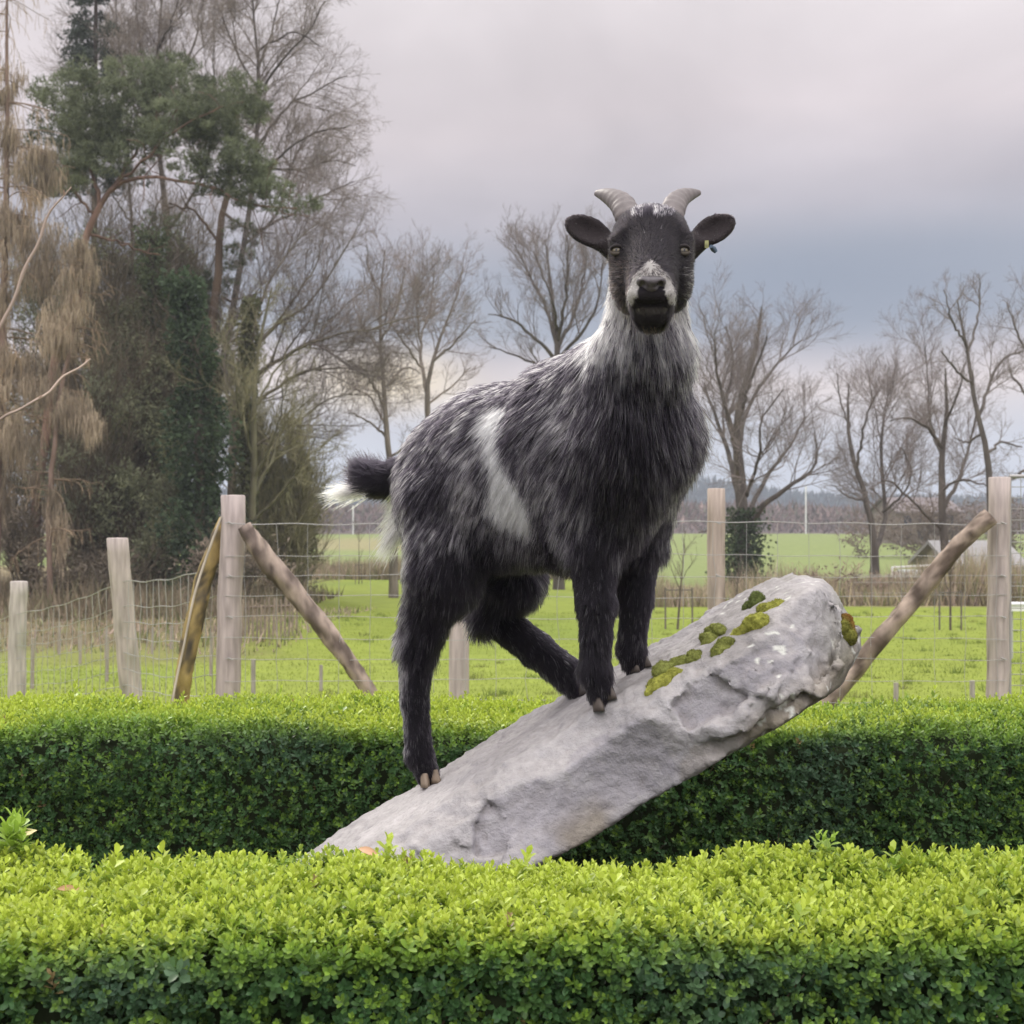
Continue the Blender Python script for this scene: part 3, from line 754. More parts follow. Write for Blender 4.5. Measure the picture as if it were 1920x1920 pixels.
shrub('dark brown tall hedge in front of the farmhouse', [(1720,985,60,60,80),(1640,1000,60,40,80),(1800,975,60,50,80),(1890,1000,50,60,80)], 69, (.17,.135,.11), twigcol=(.2,.16,.13), per=14, ln=.25, wd=.09, tw=.9)
# ivy at the foot of the tree behind the stone
rng = np.random.default_rng(70)
t_ = [o for o in bpy.data.objects if o.get('label','').startswith('bare tree with dark ivy')][0]
mc = MB(); n = 3000; z = rng.random(n)**.9*2.6
c0 = np.array(t_.location); hh = rng.random(n)
p = np.c_[c0[0]+rng.normal(0,.33,n)*(1.1-.25*z/2.6), c0[1]+rng.normal(0,.33,n), c0[2]+z]
leaves(mc, p, norm(rng.normal(0,1,(n,3))+[0,0,-.3]), .12, .1, np.array([.06,.085,.045])*(.5+rng.random((n,1))), rng)
mc.build('ivy', M_needle, t_)
# ------------------------------------------------------------------ far buildings and field furniture
def gable(mb_w, mb_r, u0, u1, vb, ve, va, d, depth, wall, roof):
    a = P(u0,vb,d); b_ = P(u1,vb,d); x0,x1 = a[0],b_[0]; zb = a[2]-.3; ze = P(0,ve,d)[2]; za = P(0,va,d)[2]
    mb_w.add([[x0,d,zb],[x1,d,zb],[x1,d,ze],[x0,d,ze],[x0,d+depth,zb],[x1,d+depth,zb],[x1,d+depth,ze],[x0,d+depth,ze],
              [x0,d+depth/2,za],[x1,d+depth/2,za]],
             [[3,8,7],[2,6,9]], [[0,1,2,3],[1,5,6,2],[5,4,7,6],[4,0,3,7]], wall)
    o = .25; t = .12
    for sgn in (0,1):
        y0 = d-o if sgn == 0 else d+depth+o; zz = ze-o*.6
        v = [[x0-o,y0,zz],[x1+o,y0,zz],[x1+o,d+depth/2,za+.02],[x0-o,d+depth/2,za+.02]]
        v += [[p[0],p[1],p[2]+t] for p in v]
        mb_r.add(v, None, [[0,1,2,3],[4,7,6,5],[0,4,5,1],[1,5,6,2],[2,6,7,3],[3,7,4,0]], roof)
root = empty('barn', P(1830,1085,47), 'low grey barn with a pale pitched roof beside the thick right post', 'barn')
w = MB(); r_ = MB(); gable(w, r_, 1792, 1915, 1098, 1060, 1024, 47, 4.5, (.33,.305,.28), (.27,.26,.255)); w.build('wall', M_plain, root); r_.build('roof', M_plain, root, False)
for (u,vv,ww,hh) in ((1822,1080,12,8),(1850,1080,14,10)):
    m = MB(); box(m, P(u,vv,47)-[0,.03,0], (ww/F*47,.1,hh/F*47), (.04,.04,.045)); m.build('window', M_plain, root, False)
root = empty('farmhouse', P(1750,1010,100), 'long dark brown farmhouse behind the bare hedge on the right', 'house')
w = MB(); r_ = MB(); gable(w, r_, 1685, 1800, 1040, 958, 935, 100, 8, (.20,.165,.145), (.15,.125,.125)); w.build('wall', M_plain, root); r_.build('roof', M_plain, root, False)
for (u,vv) in ((1702,975),(1728,975),(1755,975),(1780,975),(1702,1002),(1728,1002),(1780,1002)):
    m = MB(); box(m, P(u,vv,100)-[0,.03,0], (.5,.1,.6), (.035,.035,.045)); m.build('window', M_plain, root, False)
# white goal frame and trailer
root = empty('goal_frame', P(1673,1090,44), 'thin white goal frame standing beyond the log brace', 'goal')
def bar(mb, a, b, r, col, sides=6): tubes(mb, np.array([[a,(np.array(a)+b)/2,b]]), np.full((1,3),r), sides, col, caps=True)
for (u,vt,vb) in ((1673,1064,1092),(1752,1060,1094)):
    m = MB(); bar(m, P(u,vb+6,44), P(u,vt,44), .035, (.75,.75,.74)); m.build('post', M_plain, root)
m = MB(); bar(m, P(1672,1064,44), P(1753,1060,44), .035, (.75,.75,.74)); m.build('crossbar', M_plain, root)
root = empty('trailer', P(1706,1094,46), 'small white trailer under the far goal frame', 'trailer')
m = MB(); c_ = P(1706,1079,46); box(m, c_, (.62,1.2,.24), (.7,.7,.7)); box(m, c_+[0,0,.14], (.5,1.0,.06), (.6,.62,.63)); m.build('body', M_plain, root, False)
for sx in (-.2,.2):
    m = MB(); bar(m, c_+[sx,-.66,-.2], c_+[sx,-.56,-.2], .1, (.03,.03,.03), 12); m.build('wheel', M_plain, root)
# mast
root = empty('mast', P(1511,1000,180), 'slim white mast standing alone in the far field', 'mast')
m = MB(); bar(m, P(1511,1003,180), P(1511,911,180), .085, (.7,.7,.7)); m.build('pole', M_plain, root)
m = MB(); bar(m, P(1509,915,180), P(1514,915,180), .07, (.65,.65,.65)); m.build('arm', M_plain, root)
root = empty('mast', P(662,1003,170), 'slim pale mast just left of the goat hind leg in the far field', 'mast')
m = MB(); bar(m, P(662,1003,170), P(662,948,170), .1, (.6,.6,.6)); m.build('pole', M_plain, root)

# white trough on legs at the right edge
root = empty('trough', P(1905,1250,19), 'white metal trough on thin legs at the right edge of the meadow', 'trough')
c_ = P(1912,1139,19); m = MB(); box(m, c_, (.34,.3,.075), (.72,.72,.72)); box(m, c_+[0,0,.05], (.38,.34,.02), (.66,.66,.66)); m.build('tray', M_plain, root, False)
for sx in (-.13,.13):
    for sy in (-.1,.1):
        m = MB(); q_ = c_+[sx,sy,-.03]; zg = float(ground_z(q_[0],q_[1])); bar(m, q_, [q_[0],q_[1],zg], .011, (.4,.4,.38)); m.build('leg', M_plain, root)

# young trees held by stakes
def sapling(u, vb, d, h, label, seed, lean=0.0, stakes=(-.33,.33), col=(.12,.095,.08)):
    rng = np.random.default_rng(seed)
    b = P(u, vb, d); b[2] = ground_z(b[0],b[1])
    root = empty('sapling', b, label, 'young tree', 'staked young trees in the meadow')
    mt = MB(); pts = np.array([[0,0,-.05],[lean*.3,0,h*.3],[lean*.6,0,h*.6],[lean,0,h]])+b
    tp = resample(np.c_[pts,[.022,.018,.013,.004]], 10)
    tubes(mt, tp[None,:,:3], tp[None,:,3], 6, col); mt.build('trunk', M_bark, root)
    mc = MB()
    s1 = sprout(rng, tp[None,:,:3], tp[None,:,3], .09, .42, (30,65), .25, 6, .42, .13, .6, .004, .2, .9); tubes(mc, s1[0], s1[1], 4, col)
    s2 = sprout(rng, s1[0], s1[1], .1, .5, (25,60), .2, 4, .15, .15, .6, .003, .08, .5); tubes(mc, s2[0], s2[1], 3, np.asarray(col)*1.5)
    mc.build('crown', M_twig, root)
    if stakes:
        for s_ in stakes:
            m = MB(); q_ = b+[s_,0,-.1]; bar(m, q_, q_+[0,0,.8], .016, (.13,.11,.09)); m.build('stake', M_plain, root)
        m = MB(); bar(m, b+[stakes[0],0,.66], b+[stakes[1],0,.66], .012, (.13,.11,.09)); m.build('tie_bar', M_plain, root)
sapling(1270, 1187, 25, 1.45, 'young tree tied between two stakes, seen between goat foreleg and thin post', 71, .12, (-.2,.25))
sapling(1782, 1180, 26, 1.5, 'young tree tied between two stakes under the log brace at the right', 72, .0, (-.19,.19))
sapling(1380, 1120, 30, 1.1, 'thin young tree just beyond the top of the tilted stone', 73, .05, None)
sapling(673, 1085, 52, 1.9, 'thin young tree standing left of the goat hind leg', 74, 0, (-.12,.1))
sapling(606, 1030, 60, 1.6, 'small young tree at the far edge of the left field', 75, 0, None)

# paddock fence across the meadow
root = empty('paddock_fence', P(1750,1145,35.5), 'low thin brown paddock fence across the far side of the meadow', 'fence')
for u in range(1600, 1980, 33):
    m = MB(); b = P(u,1140,35.2); b[2] = ground_z(b[0],b[1]); bar(m, b-[0,0,.05], b+[rng.normal(0,.02),0,.75], .022, (.2,.16,.12), 5); m.build('post', M_plain, root)
m = MB()
for hh in (.3,.55,.72):
    a = P(1600,1140,35.2); e = P(1960,1140,35.2); xs_ = np.linspace(a[0],e[0],24); zz = ground_z(xs_, xs_*0+35.2)+hh
    tubes(m, np.c_[xs_, xs_*0+35.17, zz][None], np.full((1,24),.006), 3, (.25,.22,.18))
m.build('wire', M_wire, root)
# field stakes near the hedge
for k,(u,vt,w_,d,lab) in enumerate([(602,1247,7,14,'short grey stake in the grass between the log brace and the goat'),
      (475,1236,9,13,'short grey stake in the grass just right of the corner post'),
      (1680,1280,10,12,'stub of grey stake above the rear hedge right of the stone'),
      (1823,1276,10,12,'stub of grey stake above the rear hedge close to the thick right post')]):
    t_ = P(u,vt,d); m = MB(); zg = float(ground_z(t_[0],t_[1]))
    bar(m, [t_[0],t_[1],zg-.1], t_, w_/2/F*d, (.30,.27,.24), 7); o = m.build('stake', M_post); tag(o, lab, 'stake', 'short stakes in the grass')
# pale fence round a compost heap
root = empty('pale_fence', P(490,1200,22), 'low fence of upright brown pales behind the log brace', 'fence')
for k,u in enumerate(np.linspace(452,556,15)):
    b = P(u,1190,22+k*.12); b[2] = ground_z(b[0],b[1]); m = MB(); h_ = .62+rng.normal(0,.05)
    bar(m, b-[0,0,.05], b+[rng.normal(0,.015),0,h_], .016, np.array([.24,.19,.15])*rng.uniform(.8,1.2), 5); m.build('pale', M_plain, root)
m = MB(); bar(m, P(448,1140,22)+[0,.05,0], P(560,1136,23.8)+[0,.05,0], .02, (.2,.15,.12), 5); m.build('rail', M_plain, root)
root = empty('post_row', P(100,1250,15), 'row of thin grey stakes in the rough grass behind the left wire', 'fence')
for (u,vb,h_,d) in ((60,1290,95,14),(150,1215,62,18),(198,1215,60,19),(200,1290,85,15),(285,1200,50,20),(320,1190,44,21),(395,1250,82,16),(110,1210,60,20)):
    b = P(u,vb,d); b[2] = ground_z(b[0],b[1]); m = MB(); bar(m, b-[0,0,.05], b+[.01,0,h_/F*d], .02, (.3,.26,.22), 6); m.build('stake', M_post, root)

# ------------------------------------------------------------------ wire fences
def post_mesh(top, bot, r, col, seed, sides=18, cut=0.0):
    rng = np.random.default_rng(seed); K = 14
    top, bot = np.asarray(top,float), np.asarray(bot,float)
    t = np.linspace(0,1,K)[:,None]; ax = bot*(1-t)+top*t; ax[1:-1] += rng.normal(0,r*.035,(K-2,3))*[1,1,0]
    th = np.arange(sides)*2*math.pi/sides
    lob = 1+.035*np.sin(2*th+seed)+.02*np.sin(3*th+2*seed)
    v = []
    for k in range(K):
        rr = r*(1.03-.05*t[k,0])*lob*(1+rng.normal(0,.008,sides))
        ring = np.c_[np.cos(th)*rr, np.sin(th)*rr, np.zeros(sides)]+ax[k]
        v.append(ring)
    e = v[-1]; bev = (e-ax[-1])*.9+ax[-1]+[0,0,r*.08]; v.append(bev)
    v[-2] = v[-2].copy(); v.append(((bev-ax[-1])*.5+ax[-1]+[0,0,r*.04])); V_ = np.concatenate(v+[[ax[-1]+[0,0,r*.11]]])
    K2 = K+2; k, s_ = np.meshgrid(np.arange(K2-1), np.arange(sides), indexing='ij'); b = k*sides
    q = np.stack([b+s_, b+(s_+1)%sides, b+sides+(s_+1)%sides, b+sides+s_],-1).reshape(-1,4)
    s1 = np.arange(sides); tr = np.stack([(K2-1)*sides+s1, (K2-1)*sides+(s1+1)%sides, np.full(sides,K2*sides)],-1)
    m = MB(); c = np.tile(np.asarray(col,float),(len(V_),1)); c[K*sides:] *= .9
    # drying cracks and weather streaks that run along the grain
    ang = np.tile(th, K2); ang = np.r_[ang, 0]
    st = noise(np.c_[np.cos(ang)*3, np.sin(ang)*3, V_[:,2]*1.2], 1.5, seed)[:,None]
    c *= .9+.2*st; hgt = np.clip((V_[:,2:3]-.1)/1.0,0,1); al = np.clip((fbm(V_,9,seed+2,3)[:,None]-.5)*5,0,1)*(1-hgt)*.6; c = c*(1-al)+np.array([.17,.19,.10])*al; kn = np.clip((noise(V_,13,seed+7)[:,None]-.86)*14,0,1)*.6; c = c*(1-kn)+np.array([.12,.09,.07])*kn
    m.add(V_, tr, q, c); return m
WOOD = (.42,.355,.33)
ROWS = [1.2475,1.10,1.0025,.9075,.81,.71,.6175,.52,.42,.31,.20,.08]
root = empty('wire_fence', (0,7,-.05), 'straight wire stock fence on round posts crossing behind the goat', 'fence')
post_mesh(P(437,930,7), P(420,1560,7), .056, WOOD, 1).build('post', M_post, root)
post_mesh(P(860,1000,7.02), P(862,1560,7.02), .046, (.42,.36,.33), 2).build('post', M_post, root)
post_mesh(P(1343,917,7.02), P(1344,1560,7.02), .042, (.39,.32,.27), 3).build('post', M_post, root)
post_mesh(P(1874,896,7.0), P(1866,1560,7.0), .051, (.41,.35,.32), 4).build('post', M_post, root)
def log_brace(pts, d, seed, col, dark, knots=4, name='brace'):
    rng = np.random.default_rng(seed); a = []
    for q in pts: a.append(list(P(q[0],q[1],d+(q[3] if len(q)>3 else 0)))+[q[2]/2/F*d])
    a = resample(np.array(a), 60); sides = 16; K = 60
    Pp, R = a[:,:3], a[:,3]
    T = norm(np.gradient(Pp, axis=0)); A = norm(np.cross(T,[0,1.0,.01])); B = np.cross(T,A); th = np.arange(sides)*2*math.pi/sides
    n0 = noise(np.stack(np.meshgrid(np.arange(K)*.25, np.cos(th)*1.5+np.sin(th)*.7, [0.0], indexing='ij'),-1)[:,:,0], 1.0, seed)
    n1 = noise(np.stack([np.repeat(np.arange(K)*.9,sides), np.tile(np.cos(th)*3,K), np.tile(np.sin(th)*3,K)],-1),1.0,seed+4).reshape(K,sides)
    rr = R[:,None]*(.72+.34*n0+.22*n1)
    v = Pp[:,None]+rr[...,None]*(np.cos(th)[None,:,None]*A[:,None]+np.sin(th)[None,:,None]*B[:,None])
    V_ = np.concatenate([v.reshape(-1,3), Pp[:1], Pp[-1:]])
    k, s_ = np.meshgrid(np.arange(K-1), np.arange(sides), indexing='ij'); b = k*sides
    q = np.stack([b+s_, b+(s_+1)%sides, b+sides+(s_+1)%sides, b+sides+s_],-1).reshape(-1,4)
    s1 = np.arange(sides); t1 = np.stack([(s1+1)%sides, s1, np.full(sides,K*sides)],-1); t2 = np.stack([(K-1)*sides+s1, (K-1)*sides+(s1+1)%sides, np.full(sides,K*sides+1)],-1)
    f = fbm(V_*[1,1,.45], 26, seed, 4)[:,None]; w_ = np.clip((f-.47)*7,0,1)
    c = np.asarray(col)*(1-w_)+np.asarray(dark)*w_
    m = MB(); m.add(V_, np.concatenate([t1,t2]), q, c); o = m.build(name, M_log, root); return o
log_brace([(458,985,26,-.09),(490,1035,36,-.07),(560,1120,36,-.05),(640,1220,32,-.03),(700,1310,28),(770,1420,28),(850,1545,26)], 7.0, 5, (.34,.27,.22), (.13,.10,.085))
log_brace([(1858,968,34,-.10),(1800,1020,34,-.08),(1740,1090,33,-.06),(1690,1150,32,-.05),(1640,1210,32,-.03),(1600,1262,31),(1520,1360,30),(1380,1545,28)], 7.0, 6, (.31,.245,.195), (.12,.09,.07))
# wires of the straight fence
x0, x1 = P(434,0,7)[0], P(1872,0,7)[0]
yy = 6.94
m = MB(); n = 120; xs_ = np.linspace(x0-.02,x1+.02,n)
rw = np.random.default_rng(9)
for k,z in enumerate(ROWS):
    zz = z+.006*np.sin(xs_*2.1+k)+ (.0035 if k == 0 else .002)*np.sin(xs_*17+k*2)+ .004*(noise(np.c_[xs_*3,xs_*0+k,xs_*0],1,4)-.5)
    tubes(m, np.c_[xs_, xs_*0+yy+.004*np.sin(xs_*5+k), zz][None], np.full((1,n), .0022 if k == 0 else .0014), 5, (.5,.5,.5))
for k,x in enumerate(np.arange(x0+.075, x1, .1455)):
    zs = np.array(ROWS); xx = x+rw.normal(0,.0035,len(zs))
    tubes(m, np.c_[xx, zs*0+yy-.002, zs][None], np.full((1,len(zs)), .0012), 4, (.5,.5,.5))
m.build('wire_netting', M_wire, root)
# staples where the net is fixed
for (u,vt) in ((437,0),(1343,0),(1873,0)):
    xx = P(u,0,7)[0]
    for z in ROWS[:8:2]:
        m = MB(); bar(m, (xx-.012,6.935,z+.006), (xx+.012,6.935,z-.004), .003, (.5,.5,.5), 5); m.build('staple', M_wire, root)

# second fence running back down the slope on the left
root = empty('wire_fence', (-2.3,8.8,-.1), 'wire stock fence running back and down the slope on the left', 'fence')
A0 = P(424,0,7.0)[:2]; B0 = np.array([P(238,0,8.8)[0], 8.8]); C0 = np.array([P(35,0,10.9)[0],10.9]); D0 = C0+(C0-B0)*1.2
post_mesh(P(220,1010,8.8), P(252,1370,8.85), .062, (.42,.36,.33), 7).build('post', M_post, root)
post_mesh(P(36,1091,10.9), P(28,1400,10.9), .062, (.41,.365,.335), 8).build('post', M_post, root)
zt = [1.06, .895, .56, .20]
tk = np.r_[0, np.cumsum([np.linalg.norm(B0-A0), np.linalg.norm(C0-B0), np.linalg.norm(D0-C0)])]
def along(t):
    return np.c_[np.interp(t,tk,[A0[0],B0[0],C0[0],D0[0]]), np.interp(t,tk,[A0[1],B0[1],C0[1],D0[1]]), np.interp(t,tk,zt)]
m = MB(); tt = np.linspace(0,tk[-1],140)
sag = np.interp(tt, tk, [0,0,0,0]) - .03*np.abs(np.sin(np.interp(tt,tk,[0,1,2,3])*math.pi))
offs = [0,.145,.24,.335,.43,.525,.62,.71,.8]
for k,o_ in enumerate(offs):
    p = along(tt); p[:,2] += sag-o_*.98+.004*np.sin(tt*11+k)
    p[:,1] -= .05
    tubes(m, p[None], np.full((1,140), .0028 if k == 0 else .0021), 5, (.5,.5,.5))
for t in np.arange(.05, tk[-1], .145):
    p = along(np.full(len(offs),t)); p[:,2] += np.interp(t,tt,sag)-np.array(offs)*.98; p[:,1] -= .05; p[:,0] += rw.normal(0,.004,len(offs))
    tubes(m, p[None], np.full((1,len(offs)), .0019), 4, (.5,.5,.5))
m.build('wire_netting', M_wire, root)
log_brace([(418,972,16,.03),(400,1030,30,.0),(375,1120,34,-.02),(352,1230,32,-.04),(335,1330,30),(300,1545,30)], 7.05, 15, (.33,.245,.10), (.09,.075,.055))
# pale sawn edge of the split brace
a = [list(P(u,v,6.97+.0))+[.006] for (u,v) in ((416,968),(396,1020),(366,1110),(345,1210),(326,1300),(290,1500))]
a = resample(np.array(a), 24); m = MB(); tubes(m, a[None,:,:3], a[None,:,3], 6, (.50,.44,.36)); m.build('split_edge', M_post, root)

# mesh gate right of the thick post
root = empty('mesh_gate', P(1900,1300,7.05), 'galvanised mesh gate starting right of the thick fence post', 'gate')
xg0, xg1 = P(1893,0,7.05)[0], P(1893,0,7.05)[0]+1.3; zg1 = P(0,893,7.05)[2]
m = MB(); fr = [(xg0,zg1),(xg1,zg1),(xg1,.12),(xg0,.12),(xg0,zg1)]
for k in range(4):
    bar(m, (fr[k][0],7.05,fr[k][1]), (fr[k+1][0],7.05,fr[k+1][1]), .009, (.5,.5,.5), 8)
m.build('frame', M_wire, root)
m = MB()
for z in np.arange(.17, zg1-.02, .052): tubes(m, np.array([[[xg0,7.045,z],[(xg0+xg1)/2,7.045,z],[xg1,7.045,z]]]), np.full((1,3),.0019), 4, (.5,.5,.5))
for x in np.arange(xg0+.05, xg1, .1): tubes(m, np.array([[[x,7.041,.12],[x,7.041,.8],[x,7.041,zg1]]]), np.full((1,3),.0019), 4, (.5,.5,.5))
m.build('mesh_panel', M_wire, root)
m = MB(); c_ = P(1905,1139,7.05)

# bare whips of a shrub that stands outside the left edge
root = empty('hazel_bush', (-2.05,4.9,0), 'pale bare whips reaching in from the left edge of the picture', 'bush')
m = MB(); tubes(m, np.array([[[-2.05,4.9,-.05],[-2.06,4.9,.4],[-2.03,4.92,.85]]]), np.array([[.05,.045,.035]]), 9, (.22,.17,.13)); m.build('trunk', M_bark, root)
for pts,lab in (([(-200,1180,9),(-120,860,8),(0,615,6.5),(40,525,6),(78,435,5),(100,390,4),(132,352,2.2)],1), ([(-200,1180,8),(-140,900,6),(-60,830,6),(0,786,5.5),(70,750,5),(120,708,4.5),(168,674,3)],2)):
    a = np.array([list(P(u,v,4.9))+[w_/2/F*4.9] for (u,v,w_) in pts]); a = resample(a, 50)
    nb = 1+.25*(np.sin(np.arange(50)*1.3+lab)>.93)
    a[:,0] += .004*np.sin(np.arange(50)*.9+lab); a[:,2] += .003*np.sin(np.arange(50)*1.3)
    m = MB(); tubes(m, a[None,:,:3], (a[:,3]*nb)[None], 8, (.42,.33,.27))
    rb = np.random.default_rng(lab)
    for k in range(16,50,4):
        q_ = a[k,:3]; dr = norm((a[k,:3]-a[k-1,:3])+rb.normal(0,.008,3)); tubes(m, np.stack([q_,q_+dr*.012,q_+dr*.02])[None], np.array([[.0035,.0032,.001]]), 5, (.36,.26,.2))
    m.build('branch', M_bark, root)

# ------------------------------------------------------------------ clipped box hedges
def sprig(rng, npairs, full):
    """one shoot of small oval leaves; returns verts, faces, leaf age 0..1 per vertex"""
    V_, Q, T_, age = [], [], [], []
    for k in range(npairs):
        h = k/(npairs-.5)
        for s_ in (0, 1):
            az = k*math.pi/2+s_*math.pi+rng.normal(0,.25); el_ = math.radians(25+45*h+rng.normal(0,12))
            if k == npairs-1: el_ = math.radians(rng.uniform(55,80))
            L = (1.0-.35*h)*rng.uniform(.85,1.15)*.62; W = L*.52
            d = np.array([math.cos(az)*math.cos(el_), math.sin(az)*math.cos(el_), math.sin(el_)])
            sd = norm(np.cross(d,[0,0,1.0])); up = np.cross(sd,d)
            b = np.array([0,0,h*.95]); f = .12*W
            pts = [b, b+d*L*.35+sd*W*.42+up*f, b+d*L*.35-up*f*.4, b+d*L*.35-sd*W*.42+up*f,
                   b+d*L*.75+sd*W*.46+up*f-up*L*.05, b+d*L*.78-up*f*.4-up*L*.04, b+d*L*.75-sd*W*.46+up*f-up*L*.05, b+d*L-up*L*.10]
            o = len(V_)
            if full:
                V_ += pts; age += [h]*8
                T_ += [[o,o+1,o+2],[o,o+2,o+3],[o+4,o+7,o+5],[o+5,o+7,o+6]]; Q += [[o+1,o+4,o+5,o+2],[o+2,o+5,o+6,o+3]]
            else:
                mid = b+d*L*.55
                V_ += [b, mid+sd*W*.5+up*f, b+d*L, mid-sd*W*.5+up*f]; age += [h]*4
                T_ += [[o,o+1,o+2],[o,o+2,o+3]]
    return np.array(V_), np.array(T_), (np.array(Q) if Q else None), np.array(age)
def hedge(name, label, cx, x0, x1, front, back, top, bot, rad, n, size, seed, full, pairs, edge_fn=None, group=None, top_amp=.011, shoots=None):
    rng = np.random.default_rng(seed)
    root = empty(name, ((x0+x1)/2, (front+back)/2, 0), label, 'hedge', group)
    # cross-section, walked from front foot over the top to the back foot
    W = back-front; segs = [top-rad-bot, rad*math.pi/2, W-2*rad, rad*math.pi/2, (top-rad-bot)]
    dens = np.array([1,1.1,1.25,.8,.35]); cum = np.r_[0,np.cumsum(np.array(segs)*dens)]
    def surf(x, which, f):
        y = np.empty_like(x); z = np.empty_like(x); ny = np.empty_like(x); nz_ = np.empty_like(x)
        m0 = which == 0; y[m0] = front; z[m0] = bot+f[m0]*segs[0]; ny[m0] = -1; nz_[m0] = .0
        m1 = which == 1; a = f*math.pi/2; y[m1] = (front+rad-rad*np.cos(a))[m1]; z[m1] = (top-rad+rad*np.sin(a))[m1]; ny[m1] = -np.cos(a)[m1]; nz_[m1] = np.sin(a)[m1]
        m2 = which == 2; y[m2] = front+rad+f[m2]*segs[2]; z[m2] = top; ny[m2] = 0; nz_[m2] = 1
        m3 = which == 3; y[m3] = (back-rad+rad*np.sin(a))[m3]; z[m3] = (top-rad+rad*np.cos(a))[m3]; ny[m3] = np.sin(a)[m3]; nz_[m3] = np.cos(a)[m3]
        m4 = which == 4; y[m4] = back; z[m4] = top-rad-f[m4]*segs[4]; ny[m4] = 1; nz_[m4] = 0
        return np.stack([x,y,z],1), np.stack([0*x,ny,nz_],1)
    u = rng.random(n)*cum[-1]; which = np.clip(np.searchsorted(cum,u)-1,0,4); f = (u-cum[which])/(cum[which+1]-cum[which])
    x = rng.uniform(x0,x1,n); pos, nrm = surf(x, which, f)
    if edge_fn is not None: pos[:,1] += edge_fn(x)*np.clip((back-pos[:,1])/W,0,1)
    bump = (fbm(pos, 5.5, seed, 3)-.5)
    pos += nrm*(bump*(.090-.022*nrm[:,2].clip(0,1)))[:,None] + np.array([0,0,1])*((noise(pos*[1,.7,0],2.2,seed+3)-.5)*top_amp*2)[:,None]
    depth = rng.random(n)**1.5
    pos -= nrm*(depth*size*1.9)[:,None]
    # a few shoots stand proud
    tall = rng.random(n) < .009*nrm[:,2].clip(0,1)
    d = norm(nrm*.7+np.array([0,-.05,.55])+rng.normal(0,.26,(n,3)))
    sz = size*rng.uniform(.75,1.25,n)*(1-.15*depth); sz[tall] *= 1.5; pos[tall] += nrm[tall]*size*.5
    az = rng.uniform(0,2*math.pi,n)
    ref = np.tile([1.0,0,0],(n,1)); A = norm(np.cross(d,ref)); B = np.cross(d,A)
    A2 = A*np.cos(az)[:,None]+B*np.sin(az)[:,None]; B2 = np.cross(d,A2)
    R = np.stack([A2,B2,d],-1)      # columns
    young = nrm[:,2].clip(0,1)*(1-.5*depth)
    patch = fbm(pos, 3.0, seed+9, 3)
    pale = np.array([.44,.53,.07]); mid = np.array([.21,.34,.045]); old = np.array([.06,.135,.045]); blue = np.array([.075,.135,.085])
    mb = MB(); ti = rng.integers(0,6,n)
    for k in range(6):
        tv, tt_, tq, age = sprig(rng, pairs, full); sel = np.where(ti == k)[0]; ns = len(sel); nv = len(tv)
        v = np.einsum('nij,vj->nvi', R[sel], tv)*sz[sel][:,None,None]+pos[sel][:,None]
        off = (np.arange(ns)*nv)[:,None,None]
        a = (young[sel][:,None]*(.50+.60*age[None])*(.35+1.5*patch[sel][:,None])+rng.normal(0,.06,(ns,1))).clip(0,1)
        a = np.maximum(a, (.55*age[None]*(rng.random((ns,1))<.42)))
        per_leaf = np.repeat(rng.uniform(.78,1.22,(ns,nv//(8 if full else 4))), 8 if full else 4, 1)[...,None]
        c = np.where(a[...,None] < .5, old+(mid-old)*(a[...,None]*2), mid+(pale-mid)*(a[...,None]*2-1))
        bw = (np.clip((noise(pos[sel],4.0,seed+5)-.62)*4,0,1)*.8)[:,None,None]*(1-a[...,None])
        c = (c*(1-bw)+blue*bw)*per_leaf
        brown = (rng.random(ns) < .0015)[:,None,None]
        c = np.where(brown, np.array([.28,.2,.09]), c)
        mb.add(v.reshape(-1,3), (tt_[None]+off).reshape(-1,3), None if tq is None else (tq[None]+off).reshape(-1,4), c.reshape(-1,3))
    for (u,v,h_) in (shoots or ()):
        for k in range(3):
            tv, tt_, tq, age = sprig(rng, 5, True); d_ = norm(np.array([rng.normal(0,.3),rng.normal(0,.2),1.0])); A_1 = norm(np.cross(d_,[0,1.0,0])); B_1 = np.cross(d_,A_1)
            c_ = P(u+rng.normal(0,5),v+18,2.2+rng.normal(0,.02)); vv = (tv@np.stack([A_1,B_1,d_]))*h_+c_
            mb.add(vv, tt_, tq, np.array([.26,.38,.055])*(.8+.6*age[:,None]))
    mb.build('foliage', M_leaf, root)
    # woody inside
    mb = MB(); ins = size*2.0
    prof = [(front+ins,bot-.3),(front+ins,top-rad-ins*.4),(front+ins+rad*.5,top-ins*1.15),(back-ins-rad*.5,top-ins*1.15),(back-ins,top-rad-ins*.4),(back-ins,bot-.3)]
    xs_ = np.linspace(x0,x1,60); L = []
    for xx in xs_:
        for (yy_,zz_) in prof:
            e = edge_fn(np.array([xx]))[0]*np.clip((back-yy_)/W,0,1) if edge_fn is not None else 0
            L.append([xx,yy_+e,zz_])
    L = np.array(L); L[:,1:] += (noise(L,6,seed)-.5)[:,None]*.03
    i_, j_ = np.meshgrid(np.arange(59), np.arange(5), indexing='ij'); b = i_*6+j_
    q = np.stack([b,b+1,b+7,b+6],-1).reshape(-1,4)
    q = np.concatenate([q, [[0,5,4,1],[1,4,3,2],[59*6,59*6+1,59*6+4,59*6+5],[59*6+1,59*6+2,59*6+3,59*6+4]]])
    mb.add(L, None, q, (.03,.04,.018)); ns = int(260*(x1-x0)); p0 = np.c_[rng.uniform(x0,x1,ns), rng.uniform(front+size*1.2,back-size*1.2,ns), rng.uniform(max(bot,.0),top-.12,ns)]
